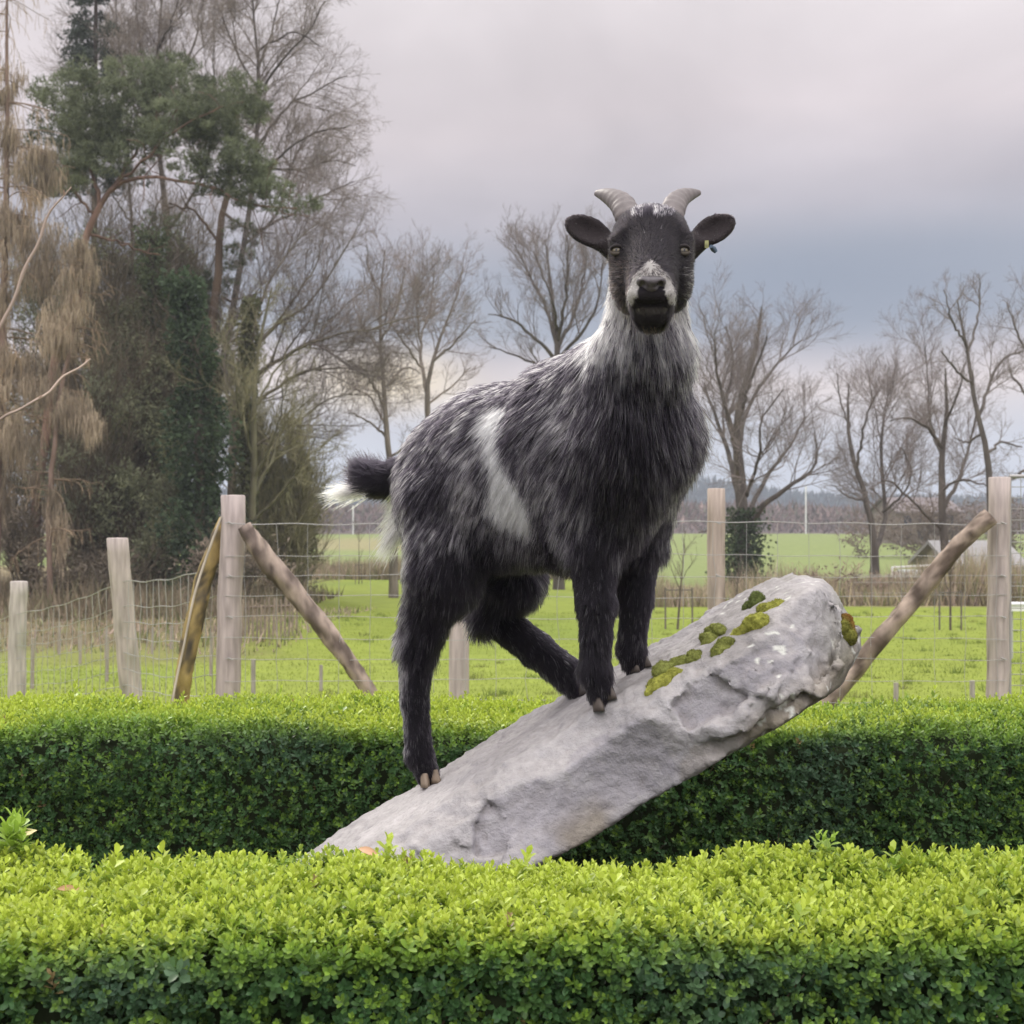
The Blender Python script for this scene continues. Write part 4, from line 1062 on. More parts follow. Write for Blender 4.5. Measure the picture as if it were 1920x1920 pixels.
    if edge_fn is not None: p0[:,1] += edge_fn(p0[:,0])*np.clip((back-p0[:,1])/W,0,1)
    dr = norm(rng.normal(0,.5,(ns,3))+[0,-.5,1]); pp = np.stack([p0,p0+dr*.05,p0+dr*.1+rng.normal(0,.006,(ns,3))],1)
    tubes(mb, pp, np.tile([.0022,.0018,.001],(ns,1)), 3, (.13,.10,.07)); mb.build('branches', M_bark, root)
    return root
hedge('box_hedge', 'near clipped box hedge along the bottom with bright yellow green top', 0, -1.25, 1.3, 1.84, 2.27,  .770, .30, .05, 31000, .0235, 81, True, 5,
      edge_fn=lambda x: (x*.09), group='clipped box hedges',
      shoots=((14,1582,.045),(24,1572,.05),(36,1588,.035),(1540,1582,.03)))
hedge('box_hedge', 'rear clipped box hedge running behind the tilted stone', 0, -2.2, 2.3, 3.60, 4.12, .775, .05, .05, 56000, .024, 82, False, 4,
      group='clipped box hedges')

# fallen leaves lying on the near hedge
def fallen(u, v, d, ln, wd, col, ang, tilt, label):
    c_ = P(u,v,d); n_ = 9; t = np.linspace(0,1,n_); w_ = wd*np.sin(np.pi*t**.8)+.0005
    V_ = []
    for k in range(n_):
        y_ = .12*ln*math.sin(3*t[k]); V_ += [[(t[k]-.5)*ln, w_[k]/2, y_+.3*w_[k]],[(t[k]-.5)*ln,0,y_],[(t[k]-.5)*ln,-w_[k]/2,y_+.3*w_[k]]]
    V_ = np.array(V_); V_ = np.r_[V_, V_-[0,0,.0006]]
    M = (Matrix.Rotation(math.radians(ang),3,'Y') @ Matrix.Rotation(math.radians(tilt),3,'X')); V_ = V_ @ np.array(M).T + c_
    q = []
    for k in range(n_-1):
        for s_ in (0,1):
            b = k*3+s_; q.append([b,b+1,b+4,b+3]); b += n_*3; q.append([b,b+3,b+4,b+1])
    m = MB(); m.add(V_, None, q, np.asarray(col)*(.8+.4*noise(V_,200,3)[:,None])); o = m.build('fallen_leaf', M_plain); tag(o, label, 'leaf', 'fallen leaves on the near hedge')
fallen(692,1600,2.16,.034,.011,(.55,.33,.2), 25, 50, 'pinkish brown fallen leaf on the hedge in front of the low end of the stone')
fallen(133,1668,2.02,.038,.008,(.42,.25,.13), 3, 55, 'narrow tan fallen leaf on the near hedge, low at the left')
fallen(52,1563,2.26,.030,.013,(.8,.68,.38), -20, 65, 'pale yellow leaf caught on the raised left corner of the near hedge')
# ------------------------------------------------------------------ smooth solids from distance fields
class Field:
    def surf(s, u, v, y0=2.42, y1=2.62):
        ys = np.arange(y0,y1,.0008); q = np.stack([(u-960)/F*ys, ys, CAMZ+(960-v)/F*ys],1); i = np.clip(np.rint((q-s.lo)/s.h).astype(int),0,s.n-1)
        ins = s.F[i[:,0],i[:,1],i[:,2]] < 0; return q[np.argmax(ins)] if ins.any() else q[len(q)//2]
    def __init__(s, lo, hi, h):
        s.lo = np.array(lo, float); s.h = h
        s.n = np.ceil((np.array(hi)-s.lo)/h).astype(int)+1
        s.F = np.full(s.n, 1.0, np.float32); s.reg = np.zeros(s.n, np.int8)
    def sub(s, lo, hi):
        a = np.clip(((np.asarray(lo)-s.lo)/s.h).astype(int)-1, 0, s.n); b = np.clip(((np.asarray(hi)-s.lo)/s.h).astype(int)+2, 0, s.n)
        sl = tuple(slice(x,y) for x,y in zip(a,b))
        ax = [s.lo[i]+np.arange(a[i],b[i])*s.h for i in range(3)]
        return sl, np.stack(np.meshgrid(*ax, indexing='ij'), -1)
    def union(s, fn, lo, hi, k, reg=0):
        m = k*2+.02; sl, p = s.sub(np.asarray(lo)-m, np.asarray(hi)+m)
        d = fn(p).astype(np.float32); F0 = s.F[sl]
        h = np.maximum(k-np.abs(F0-d), 0)/k
        s.reg[sl] = np.where(d < F0, reg, s.reg[sl]); s.F[sl] = np.minimum(F0, d)-h*h*k*.25
    def cut(s, fn, lo, hi, k=.004):
        sl, p = s.sub(np.asarray(lo)-.02, np.asarray(hi)+.02)
        d = -fn(p).astype(np.float32); F0 = s.F[sl]
        h = np.maximum(k-np.abs(F0-d), 0)/k; s.F[sl] = np.maximum(F0, d)+h*h*k*.25
    def cone(s, a, ra, b, rb, k=.025, reg=0, cut=False):
        a, b = np.asarray(a,float), np.asarray(b,float); ab = b-a; L = (ab*ab).sum()
        def fn(p):
            t = np.clip(((p-a)@ab)/L, 0, 1); return np.linalg.norm(p-a-t[...,None]*ab, axis=-1)-(ra+(rb-ra)*t)
        r = max(ra,rb); lo = np.minimum(a,b)-r; hi = np.maximum(a,b)+r
        (s.cut(fn,lo,hi,k) if cut else s.union(fn,lo,hi,k,reg))
    def ell(s, c, r, M=None, k=.03, reg=0, cut=False):
        c = np.asarray(c,float); r = np.asarray(r,float); M = np.eye(3) if M is None else np.asarray(M)
        def fn(p):
            q = (p-c)@M.T; k0 = np.linalg.norm(q/r, axis=-1); k1 = np.linalg.norm(q/(r*r), axis=-1)
            return k0*(k0-1)/np.maximum(k1,1e-6)
        R = r.max(); (s.cut(fn,c-R,c+R,k) if cut else s.union(fn,c-R,c+R,k,reg))
    def mesh(s):
        F = s.F; neg = F < 0
        cn = np.zeros(tuple(s.n-1), np.int16)
        for a in (0,1):
            for b in (0,1):
                for c in (0,1): cn += neg[a:a+s.n[0]-1, b:b+s.n[1]-1, c:c+s.n[2]-1]
        act = (cn > 0) & (cn < 8); idx = np.argwhere(act); ids = np.full(act.shape, -1, np.int64); ids[act] = np.arange(len(idx))
        sm = np.zeros((len(idx),3)); ct = np.zeros(len(idx))
        cor = [(a,b,c) for a in (0,1) for b in (0,1) for c in (0,1)]
        val = {c: F[idx[:,0]+c[0], idx[:,1]+c[1], idx[:,2]+c[2]] for c in cor}
        for c in cor:
            for ax in range(3):
                if c[ax]: continue
                e = list(c); e[ax] = 1; e = tuple(e); v0, v1 = val[c], val[e]; m = (v0 < 0) != (v1 < 0)
                t = np.where(m, v0/np.where(m, v0-v1, 1), 0)
                pt = np.tile(np.array(c,float),(len(idx),1)); pt[:,ax] += t
                sm[m] += pt[m]; ct[m] += 1
        V_ = s.lo+(idx+sm/ct[:,None])*s.h
        Q = []
        for ax in range(3):
            o1, o2 = (ax+1)%3, (ax+2)%3
            sl0 = [slice(None)]*3; sl1 = [slice(None)]*3; sl0[ax] = slice(0,-1); sl1[ax] = slice(1,None)
            ch = neg[tuple(sl0)] != neg[tuple(sl1)]; e = np.argwhere(ch)
            ok = (e[:,o1] > 0)&(e[:,o2] > 0)&(e[:,o1] < s.n[o1]-1)&(e[:,o2] < s.n[o2]-1); e = e[ok]
            def cell(d1,d2):
                q = e.copy(); q[:,o1] -= d1; q[:,o2] -= d2; return ids[q[:,0],q[:,1],q[:,2]]
            q = np.stack([cell(1,1),cell(0,1),cell(0,0),cell(1,0)],1)
            inside0 = neg[e[:,0],e[:,1],e[:,2]]; q[~inside0] = q[~inside0][:,::-1]; Q.append(q)
        return V_, np.concatenate(Q)
def relax(V_, Q, it=2, w=.5):
    e = np.concatenate([Q[:,[0,1]],Q[:,[1,2]],Q[:,[2,3]],Q[:,[3,0]]]); n = len(V_)
    for _ in range(it):
        s_ = np.zeros_like(V_); c = np.zeros(n)
        for a, b in ((0,1),(1,0)):
            for k in range(3): s_[:,k] += np.bincount(e[:,a], V_[e[:,b],k], n)
            c += np.bincount(e[:,a], minlength=n)
        V_ = V_*(1-w)+w*s_/np.maximum(c,1)[:,None]
    return V_
def vnormals(V_, Q):
    fn = np.cross(V_[Q[:,2]]-V_[Q[:,0]], V_[Q[:,3]]-V_[Q[:,1]]); N = np.zeros_like(V_)
    for c in range(4):
        for k in range(3): N[:,k] += np.bincount(Q[:,c], fn[:,k], len(V_))
    return norm(N)
def bvh_of(V_, Q): return BVHTree.FromPolygons([tuple(v) for v in V_.tolist()], [tuple(q) for q in Q.tolist()])
EYE = Vector((0,0,CAMZ))
def hit(bvh, u, v):
    loc, nr, i, dd = bvh.ray_cast(EYE, (PV(u,v,1.0)-EYE).normalized()); return (np.array(loc), np.array(nr)) if loc else (None, None)
def in_poly(u, v, poly):
    poly = np.asarray(poly,float); r = np.zeros(u.shape,bool); j = len(poly)-1
    for i in range(len(poly)):
        xi,yi = poly[i]; xj,yj = poly[j]
        r ^= ((yi > v) != (yj > v)) & (u < (xj-xi)*(v-yi)/(yj-yi+1e-12)+xi); j = i
    return r

def facet(p, cell, seed, tilt):
    """broken-stone relief: every cell of a jittered grid is its own slightly tipped plane"""
    q = p/cell; i0 = np.floor(q).astype(int); best = np.full(len(p), 1e9); val = np.zeros(len(p))
    for a in (-1,0,1):
        for b in (-1,0,1):
            for c in (-1,0,1):
                ii = i0+[a,b,c]; h = [_hash(ii[:,0],ii[:,1],ii[:,2],seed+k) for k in range(7)]
                cc = ii+np.stack(h[:3],1); df = q-cc; d2 = (df*df).sum(1)
                t = (np.stack(h[3:6],1)-.5)*2*tilt; v = (df*t).sum(1)*cell+(h[6]-.5)*cell*.12
                m = d2 < best; best[m] = d2[m]; val[m] = v[m]
    return val
# ------------------------------------------------------------------ the tilted stone
HF = dict(NF=P(1130,1326,2.74), FF=P(1196,1268,2.88), NH=P(806,1476,3.05))
def plane_z(x, y):
    M = np.array([[HF[k][0],HF[k][1],1] for k in HF]); s_ = np.linalg.solve(M, [HF[k][2] for k in HF]); return s_[0]*x+s_[1]*y+s_[2]
hull = [HF['NF'],HF['FF'],HF['NH'],
  P(800,1480,3.25),P(1000,1341,3.2),P(1230,1220,3.16),P(1400,1114,3.1),P(1484,1080,3.05),P(1540,1094,2.95),
  P(900,1502,2.86),P(1070,1432,2.76),P(1290,1300,2.68),P(1390,1240,2.66),P(1522,1112,2.74),
  P(1100,1574,2.66),P(1300,1452,2.60),P(1500,1336,2.60),P(1548,1306,2.64),
  P(1598,1160,2.86),P(1608,1230,2.84),P(1578,1286,2.80),P(1470,1330,3.15),P(1300,1420,3.2),P(1590,1200,2.98),
  P(632,1572,3.12),P(700,1535,3.2),P(690,1600,2.90)]
sl_ = plane_z(1,3)-plane_z(0,3)
for (x,y,zo) in ((-1.5,2.72,-.12),(-1.5,3.2,-.12)):
    hull.append(np.array([x,y,plane_z(x,y)-.06])); hull.append(np.array([x,y,plane_z(x,y)-.205]))
bm = bmesh.new()
for p in hull: bm.verts.new(p)
bmesh.ops.convex_hull(bm, input=bm.verts); bm.normal_update()
hc = np.mean([v.co[:] for v in bm.verts if v.co.x > -.5], 0)
pl = []
for f in bm.faces:
    n_ = np.array(f.normal); o_ = np.array(f.verts[0].co)
    if n_@(hc-o_) > 0: n_ = -n_
    pl.append((n_, n_@o_))
bm.free()
R_ = Field((-1.52,2.5,-.28),(.72,3.36,1.26),.0070)
sl, p = R_.sub(R_.lo, R_.lo+R_.n*R_.h); p = p.astype(np.float32)
d = np.full(p.shape[:3], -9., np.float32); du = d.copy()
for n_, o_ in pl:
    q_ = p@n_.astype(np.float32)-np.float32(o_)
    if n_[2] < -.35: du = np.maximum(du, q_)
    else: d = np.maximum(d, q_)
near = (np.abs(d) < .06)&(du < .05); near0 = near.copy()
pn = p[near].astype(float)
mk = .2+.8*np.clip((plane_z(pn[:,0],pn[:,1])-pn[:,2]-.02)/.04,0,1)
PANELS = [([(1258,1322),(1330,1262),(1440,1212),(1500,1182),(1514,1250),(1480,1264),(1425,1292),(1375,1340),(1290,1375),(1262,1350)], (1380,1230), (1400,1330), .002, .012),
 ([(1300,1402),(1360,1387),(1440,1342),(1503,1292),(1560,1330),(1300,1480),(1262,1445)], (1380,1380), (1400,1450), .016, .010),
 ([(1062,1432),(1100,1395),(1190,1350),(1225,1362),(1268,1445),(1180,1502),(1110,1530),(1068,1475)], (1150,1370), (1170,1500), .002, .013),
 ([(1110,1530),(1180,1502),(1268,1448),(1300,1480),(1180,1560),(1120,1590)], (1150,1520), (1200,1560), .004, .010),
 ([(885,1548),(920,1500),(1010,1462),(1060,1472),(1108,1530),(1080,1600),(890,1610)], (960,1480), (980,1580), .002, .011),
 ([(1225,1360),(1262,1330),(1290,1378),(1300,1402),(1266,1440)], (1240,1350), (1280,1430), .001, .004),
 ([(1502,1182),(1528,1112),(1566,1135),(1572,1200),(1556,1262),(1532,1296),(1514,1250)], (1510,1200), (1565,1220), .002, .010)]
def panels(q):
    uu = 960+q[:,0]/q[:,1]*F+(fbm(q,22,71,3)-.5)*22; vv = 960-(q[:,2]-CAMZ)/q[:,1]*F+(fbm(q,22,75,3)-.5)*22
    r = np.zeros(len(q)); idn = np.full(len(q),-1); ok = q[:,1] < 2.97
    for k,(pg,a,b,ra,rb) in enumerate(PANELS):
        ab = np.array(b,float)-a; t = np.clip(((uu-a[0])*ab[0]+(vv-a[1])*ab[1])/(ab@ab),0,1); m = in_poly(uu,vv,pg)&ok
        r[m] = (ra+(rb-ra)*t)[m]; idn[m] = k
    return r, idn
nz = (fbm(pn, 6, 3, 3)-.5)*.012 + (fbm(pn, 26, 5, 3)-.5)*.010 + mk*(facet(pn, .13, 5, .20)*.9 + facet(pn, .045, 8, .26)*.8) - .006 + panels(pn)[0]*1.7
lay = pn@norm(np.array([-.52,.1,.85]))           # bedding planes parallel to the top face
nz += .0*np.sign(np.sin(lay*95+4*noise(pn,4,9)))*(noise(pn,7,10) > .56)
d[near] += nz.astype(np.float32)
near = np.abs(du) < .03; du[near] += ((fbm(p[near].astype(float),14,33,3)-.5)*.010).astype(np.float32)
d = np.maximum(d, du)
def crack(pts, r):
    global d
    uu = 960+pn[:,0]/pn[:,1]*F+(fbm(pn,9,81,3)-.5)*40; vv = 960-(pn[:,2]-CAMZ)/pn[:,1]*F+(fbm(pn,9,85,3)-.5)*40; q = np.stack([uu,vv],1); best = np.full(len(q),1e9)
    for a, b in zip(np.array(pts[:-1],float), np.array(pts[1:],float)):
        ab = b-a; t = np.clip(((q-a)@ab)/(ab@ab),0,1); best = np.minimum(best, np.linalg.norm(q-a-t[:,None]*ab,axis=1))
    w = r*1100; add = np.where(pn[:,1] < 3.16, np.clip(1-best/w,0,1)*r*.85*(.5+noise(pn,8,7)), 0)
    tmp = d[near0]; tmp += add.astype(np.float32); d[near0] = tmp
crack([(890,1476),(960,1432),(1040,1385),(1100,1352)], .011)
crack([(1290,1432),(1330,1424),(1380,1405),(1410,1380),(1440,1352),(1470,1330),(1495,1290)], .009)
crack([(1268,1455),(1290,1420),(1278,1385),(1262,1352),(1250,1330)], .005)
crack([(1225,1400),(1250,1385),(1270,1370)], .005)
crack([(1310,1260),(1322,1255)], .009)
crack([(1530,1255),(1560,1248)], .006)
crack([(1470,1085),(1500,1100)], .006)
R_.F = d
V0, Q0 = R_.mesh(); b0 = bvh_of(V0, Q0)
# conchoidal chips struck from the near face
for (u,v,r,dp) in ((1010,1500,.13,.016),(870,1545,.12,.012),
                   (960,1560,.10,.010),(760,1575,.1,.01),
                   (1080,1450,.10,.008),(1200,1350,.12,.006),(940,1470,.12,.007)):
    l, n_ = hit(b0, u, v)
    if l is None: continue
    n_ = n_ if n_[1] < 0 else -n_
    r = r*2.6; dp = dp*.62; c_ = l+n_*(r-dp*.6); R_.ell(c_, (r,r,r*.8), None, .002, cut=True)
V_, Q_ = R_.mesh(); V_ = relax(V_, Q_, 1, .1)
for _ in range(1):
    Nn = vnormals(V_, Q_); V_ = V_+Nn*((fbm(V_,60,8,3)-.5)*.009)[:,None]
rock_bvh = bvh_of(V_, Q_)
Nn = vnormals(V_, Q_)
grey = np.array([.315,.30,.305]); pale = np.array([.385,.37,.375]); brown = np.array([.21,.175,.12]); lil = np.array([.285,.27,.305])
f1 = fbm(V_,7,11,4)[:,None]; f2 = fbm(V_,3.2,13,3)[:,None]; f3 = fbm(V_,22,15,3)[:,None]
c = grey*(.5+f1)+0; c = c*(1-np.clip((f2-.5)*4,0,1)*.6)+lil*np.clip((f2-.5)*4,0,1)*.6
pid = panels(V_)[1]; fresh = np.isin(pid,[0,2,4])[:,None]; c = np.where(fresh, c*.55+lil*.42, c); rust = np.isin(pid,[1])[:,None]; c = np.where(rust, c*.7+np.array([.22,.18,.12])*.3, c)
w_ = np.clip((f3-.56)*8,0,1); c = c*(1-w_*.5)+pale*w_*.5
low = np.clip((plane_z(V_[:,0],V_[:,1])-V_[:,2]-.13)/.05,0,1)[:,None]*np.clip((fbm(V_,8,17,3)[:,None]-.42)*6,0,1)
c = c*(1-low*.65)+brown*low*.65
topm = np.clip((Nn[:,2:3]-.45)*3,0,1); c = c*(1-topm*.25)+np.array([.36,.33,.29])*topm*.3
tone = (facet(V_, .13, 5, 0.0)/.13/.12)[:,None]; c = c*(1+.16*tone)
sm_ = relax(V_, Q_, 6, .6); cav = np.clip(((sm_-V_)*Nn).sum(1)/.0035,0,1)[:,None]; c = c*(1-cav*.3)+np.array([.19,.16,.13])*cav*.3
sp_ = (noise(V_,85,19) > .80)[:,None]&(V_[:,0:1] > .42)&(fbm(V_,9,4,2)[:,None] > .47); c = np.where(sp_, np.array([.6,.6,.55]), c)
gr = np.clip((V_[:,0:1]-.5)*6,0,1)*np.clip((fbm(V_,12,6,2)[:,None]-.5)*5,0,1)*.4; c = c*(1-gr)+np.array([.27,.27,.19])*gr
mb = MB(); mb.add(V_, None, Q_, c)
M_rock, nt, bs = new_mat('limestone')
at = nt.nodes.new('ShaderNodeAttribute'); at.attribute_name = 'col'
tc = nt.nodes.new('ShaderNodeTexCoord'); no = nt.nodes.new('ShaderNodeTexNoise'); no.inputs['Scale'].default_value = 55; no.inputs['Detail'].default_value = 9; no.inputs['Roughness'].default_value = .65
nt.links.new(tc.outputs['Object'], no.inputs['Vector'])
mr = nt.nodes.new('ShaderNodeMapRange'); mr.inputs[1].default_value = .3; mr.inputs[2].default_value = .7; mr.inputs[3].default_value = .84; mr.inputs[4].default_value = 1.14
nt.links.new(no.outputs[0], mr.inputs[0]); sc = nt.nodes.new('ShaderNodeVectorMath'); sc.operation = 'SCALE'
nt.links.new(at.outputs['Color'], sc.inputs[0]); nt.links.new(mr.outputs[0], sc.inputs['Scale']); nt.links.new(sc.outputs[0], bs.inputs['Base Color'])
bp = nt.nodes.new('ShaderNodeBump'); bp.inputs['Strength'].default_value = .9; bp.inputs['Distance'].default_value = .009
nt.links.new(no.outputs[0], bp.inputs['Height']); nt.links.new(bp.outputs[0], bs.inputs['Normal']); bs.inputs['Roughness'].default_value = .9; bs.inputs['Specular IOR Level'].default_value = .2
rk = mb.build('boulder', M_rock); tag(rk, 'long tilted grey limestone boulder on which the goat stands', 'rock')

# moss cushions
M_moss = attr_mat('moss', .95, .05, bump=.004, noise_amt=(180,.3))
MOSS = [(1411,1133,17,15,'dark small moss tuft highest on the stone','d'),(1442,1141,22,13,'yellow green moss cushion second highest on the stone','y'),
        (1400,1178,32,16,'largest long yellow green moss cushion in the middle of the stone','y'),(1337,1190,24,21,'rounded plain green moss cushion left of the largest one','g'),
        (1350,1217,26,12,'flat moss cushion below the rounded one, next to the ridge','g'),(1299,1233,17,12,'small dark green moss cushion lower down, right of the ragged one','g'),
        (1256,1246,28,15,'ragged olive moss patch beside the goat foreleg','g'),(1244,1275,32,11,'lowest bright moss strip on the stone, nearest the hooves','y'),
        (1588,1181,20,17,'moss tuft with rusty brown edge on the end face of the stone','r')]
for k,(u,v,ru,rv,lab,cl) in enumerate(MOSS):
    l, n_ = hit(rock_bvh, u, v)
    if l is None: continue
    l2, _ = hit(rock_bvh, u+ru*.8, v-ru*.8*.5 if k < 8 else v)
    n_ = norm(n_ if n_@(l-np.array(EYE)) < 0 else -n_); dd = l[1]; a1 = norm(np.array([.86,0,.5])-n_*(np.array([.86,0,.5])@n_)); a2 = np.cross(n_,a1)
    rm = ru/F*dd*1.25; rn = rv/F*dd*1.7
    fl = Field(l-.06,l+.06,.0028) ; rg = np.random.default_rng(100+k); nb = 10
    Mx = np.stack([a1,a2,n_])
    for q_ in range(nb):
        o_ = a1*rg.uniform(-.75,.75)*rm+a2*rg.uniform(-.65,.65)*rn; s_ = rg.uniform(.28,.5)
        fl.ell(l+o_-n_*.002, (rm*s_,rn*s_,rv/F*dd*rg.uniform(.62,.95)), Mx, .006)
    mv, mq = fl.mesh(); mv = mv+vnormals(mv,mq)*((fbm(mv,120,k,3)-.4)*.009)[:,None]; mn = vnormals(mv,mq)
    cy = {'y':(.25,.255,.055),'g':(.165,.18,.05),'d':(.09,.11,.035),'r':(.13,.13,.03)}[cl]; cc = np.asarray(cy)*(.45+1.1*fbm(mv,90,k+3,3)[:,None])
    if cl == 'r':
        w_ = np.clip(((mv-l)@a1)/rm+.2,0,1)[:,None]; cc = cc*(1-w_)+np.array([.16,.065,.02])*w_
    m = MB(); m.add(mv,None,mq,cc)
    s_ = rg.integers(0,len(mv),2600); dr = norm(mn[s_]+rg.normal(0,.45,(2600,3))); blades(m, mv[s_]-mn[s_]*.001, dr, rg.uniform(.002,.0045,2600), .0012, cc[s_]*1.25, rg)
    o = m.build('moss_cushion', M_moss); tag(o, lab, 'moss', 'moss cushions on the stone')

# ------------------------------------------------------------------ the goat
HD = norm(np.array([.725,-.69,0.0])); RT = np.array([HD[1],-HD[0],0.0]); UP = np.array([0,0,1.0]); MT = np.stack([HD,RT,UP])
G = Field((-.36,2.36,.66),(.47,3.42,1.93),.0048)
def pc(a, ra, b, rb, k=.025, reg=0): G.cone(P(*a), ra, P(*b), rb, k, reg)
# trunk
G.ell(P(850,918,3.12),(.115,.112,.150),MT,.04,0)
G.ell(P(905,885,3.05),(.15,.118,.160),MT,.04,0)
G.ell(P(965,885,2.99),(.165,.128,.178),MT,.04,0)
G.ell(P(1062,868,2.89),(.165,.130,.195),MT,.04,0)
G.ell(P(1130,862,2.81),(.122,.108,.178),MT,.04,0)
G.ell(P(1185,822,2.75),(.090,.104,.118),MT,.04,9)
G.ell(P(1232,808,2.76),(.058,.080,.075),MT,.04,9)
G.cone(P(1080,740,2.87),.06,P(1150,700,2.78),.07,.05,0)
# neck
pc((1178,800,2.77),.098,(1208,660,2.70),.072,.05,1)
pc((1208,660,2.70),.070,(1216,520,2.66),.060,.04,1)
# head
C0 = P(1220,452,2.62)
G.ell(C0,(.066,.072,.056),None,.02,2)
G.ell(P(1220,434,2.62),(.056,.055,.042),None,.02,2)
G.cone(C0+[0,-.02,-.012],.056,P(1221,540,2.505),.040,.02,2)
G.cone(C0+[0,-.03,.0],.045,P(1221,510,2.49),.028,.015,2)
G.ell(P(1221,536,2.482),(.031,.028,.027),None,.012,3)
G.ell(P(1221,557,2.484),(.029,.022,.012),None,.010,3)
G.cone(P(1221,500,2.63),.054,P(1221,580,2.520),.034,.02,2)
G.ell(P(1221,586,2.507),(.029,.026,.021),None,.012,3)
G.ell(P(1221,597,2.515),(.023,.026,.014),None,.012,2)
for sx in (-1,1):
    G.ell(P(1221+sx*40,525,2.59),(.033,.05,.055),None,.02,2)
    G.ell(P(1221+sx*52,480,2.60),(.022,.04,.030),None,.015,2)
    G.ell(P(1221+sx*24,555,2.485),(.019,.023,.017),None,.010,3)      # upper lip
    G.cone(P(1221+sx*50,440,2.575),.009,P(1221+sx*68,450,2.59),.008,.014,2)   # brow
# mouth and nostrils
mo = [G.surf(u,v) for u,v in ((1181,556),(1190,564),(1200,569),(1211,572),(1221,573),(1231,572),(1242,569),(1252,564),(1261,556))]
for a, b in zip(mo[:-1], mo[1:]): G.cone(a,.0036,b,.0036,.003,cut=True)
G.cone(P(1221,548,2.447),.0025,P(1221,572,2.448),.0025,.004,cut=True)
for sx in (-1,1):
    G.cone(P(1221+sx*9,541,2.452),.0045,P(1221+sx*19,533,2.458),.0055,.004,cut=True)
    G.cone(P(1221+sx*19,533,2.458),.005,P(1221+sx*25,540,2.466),.003,.004,cut=True)
# ears
EARS = [(P(1103,433,2.665), norm(np.array([-.84,.10,.42])), .046, .0275), (P(1338,430,2.665), norm(np.array([.84,.10,.44])), .043, .0265)]
for c_, e1, L, W in EARS:
    e3 = norm(np.array([.0,-1.0,.12])-e1*(np.array([0,-1.0,.12])@e1)); e2 = np.cross(e3,e1); Me = np.stack([e1,e2,e3])
    G.cone(c_-e1*L*1.2-[0,0,.012], .022, c_-e1*L*.2-[0,0,.004], .014, .014, 8)
    G.ell(c_, (L,W,.0125), Me, .010, 8)
    G.ell(c_+e3*.012+e1*.002, (L*.82,W*.72,.0125), Me, .004, cut=True)
# forelegs
pc((1112,900,2.80),.070,(1108,1010,2.775),.050,.035,4)
pc((1108,1010,2.775),.048,(1118,1130,2.75),.031,.02,6)
pc((1118,1130,2.75),.031,(1116,1250,2.745),.023,.015,6)
pc((1116,1250,2.745),.025,(1124,1298,2.742),.021,.012,6)
pc((1210,890,2.85),.066,(1196,1010,2.88),.047,.035,4)
pc((1197,1010,2.88),.045,(1190,1120,2.88),.030,.02,6)
pc((1193,1120,2.88),.029,(1184,1212,2.88),.022,.015,6)
pc((1184,1212,2.88),.024,(1190,1246,2.88),.021,.012,6)
# hind legs
pc((842,940,3.04),.090,(838,1060,3.0),.070,.04,5)
pc((850,1020,3.0),.068,(835,1095,3.01),.050,.03,5)
pc((830,1060,3.01),.060,(782,1205,3.06),.037,.025,5)
pc((782,1200,3.06),.037,(776,1310,3.06),.026,.015,6)
pc((778,1310,3.06),.024,(786,1410,3.06),.023,.012,6)
pc((786,1410,3.06),.025,(801,1449,3.055),.022,.012,6)
pc((925,950,3.20),.085,(965,1085,3.13),.058,.03,5)
pc((958,1085,3.13),.055,(922,1150,3.16),.036,.02,5)
pc((922,1150,3.16),.036,(1005,1215,3.12),.033,.015,6)
pc((1005,1215,3.12),.033,(1062,1258,3.07),.029,.012,6)
pc((1062,1262,3.07),.025,(1090,1288,3.03),.024,.012,6)
# tail
G.cone(P(765,896,3.20),.030,P(722,900,3.23),.020,.03,7)
G.cone(P(722,900,3.23),.020,P(694,890,3.25),.012,.01,7)
GV, GQ = G.mesh(); GV = relax(GV, GQ, 3, .5)
GN = vnormals(GV, GQ)
goat_bvh = bvh_of(GV, GQ)

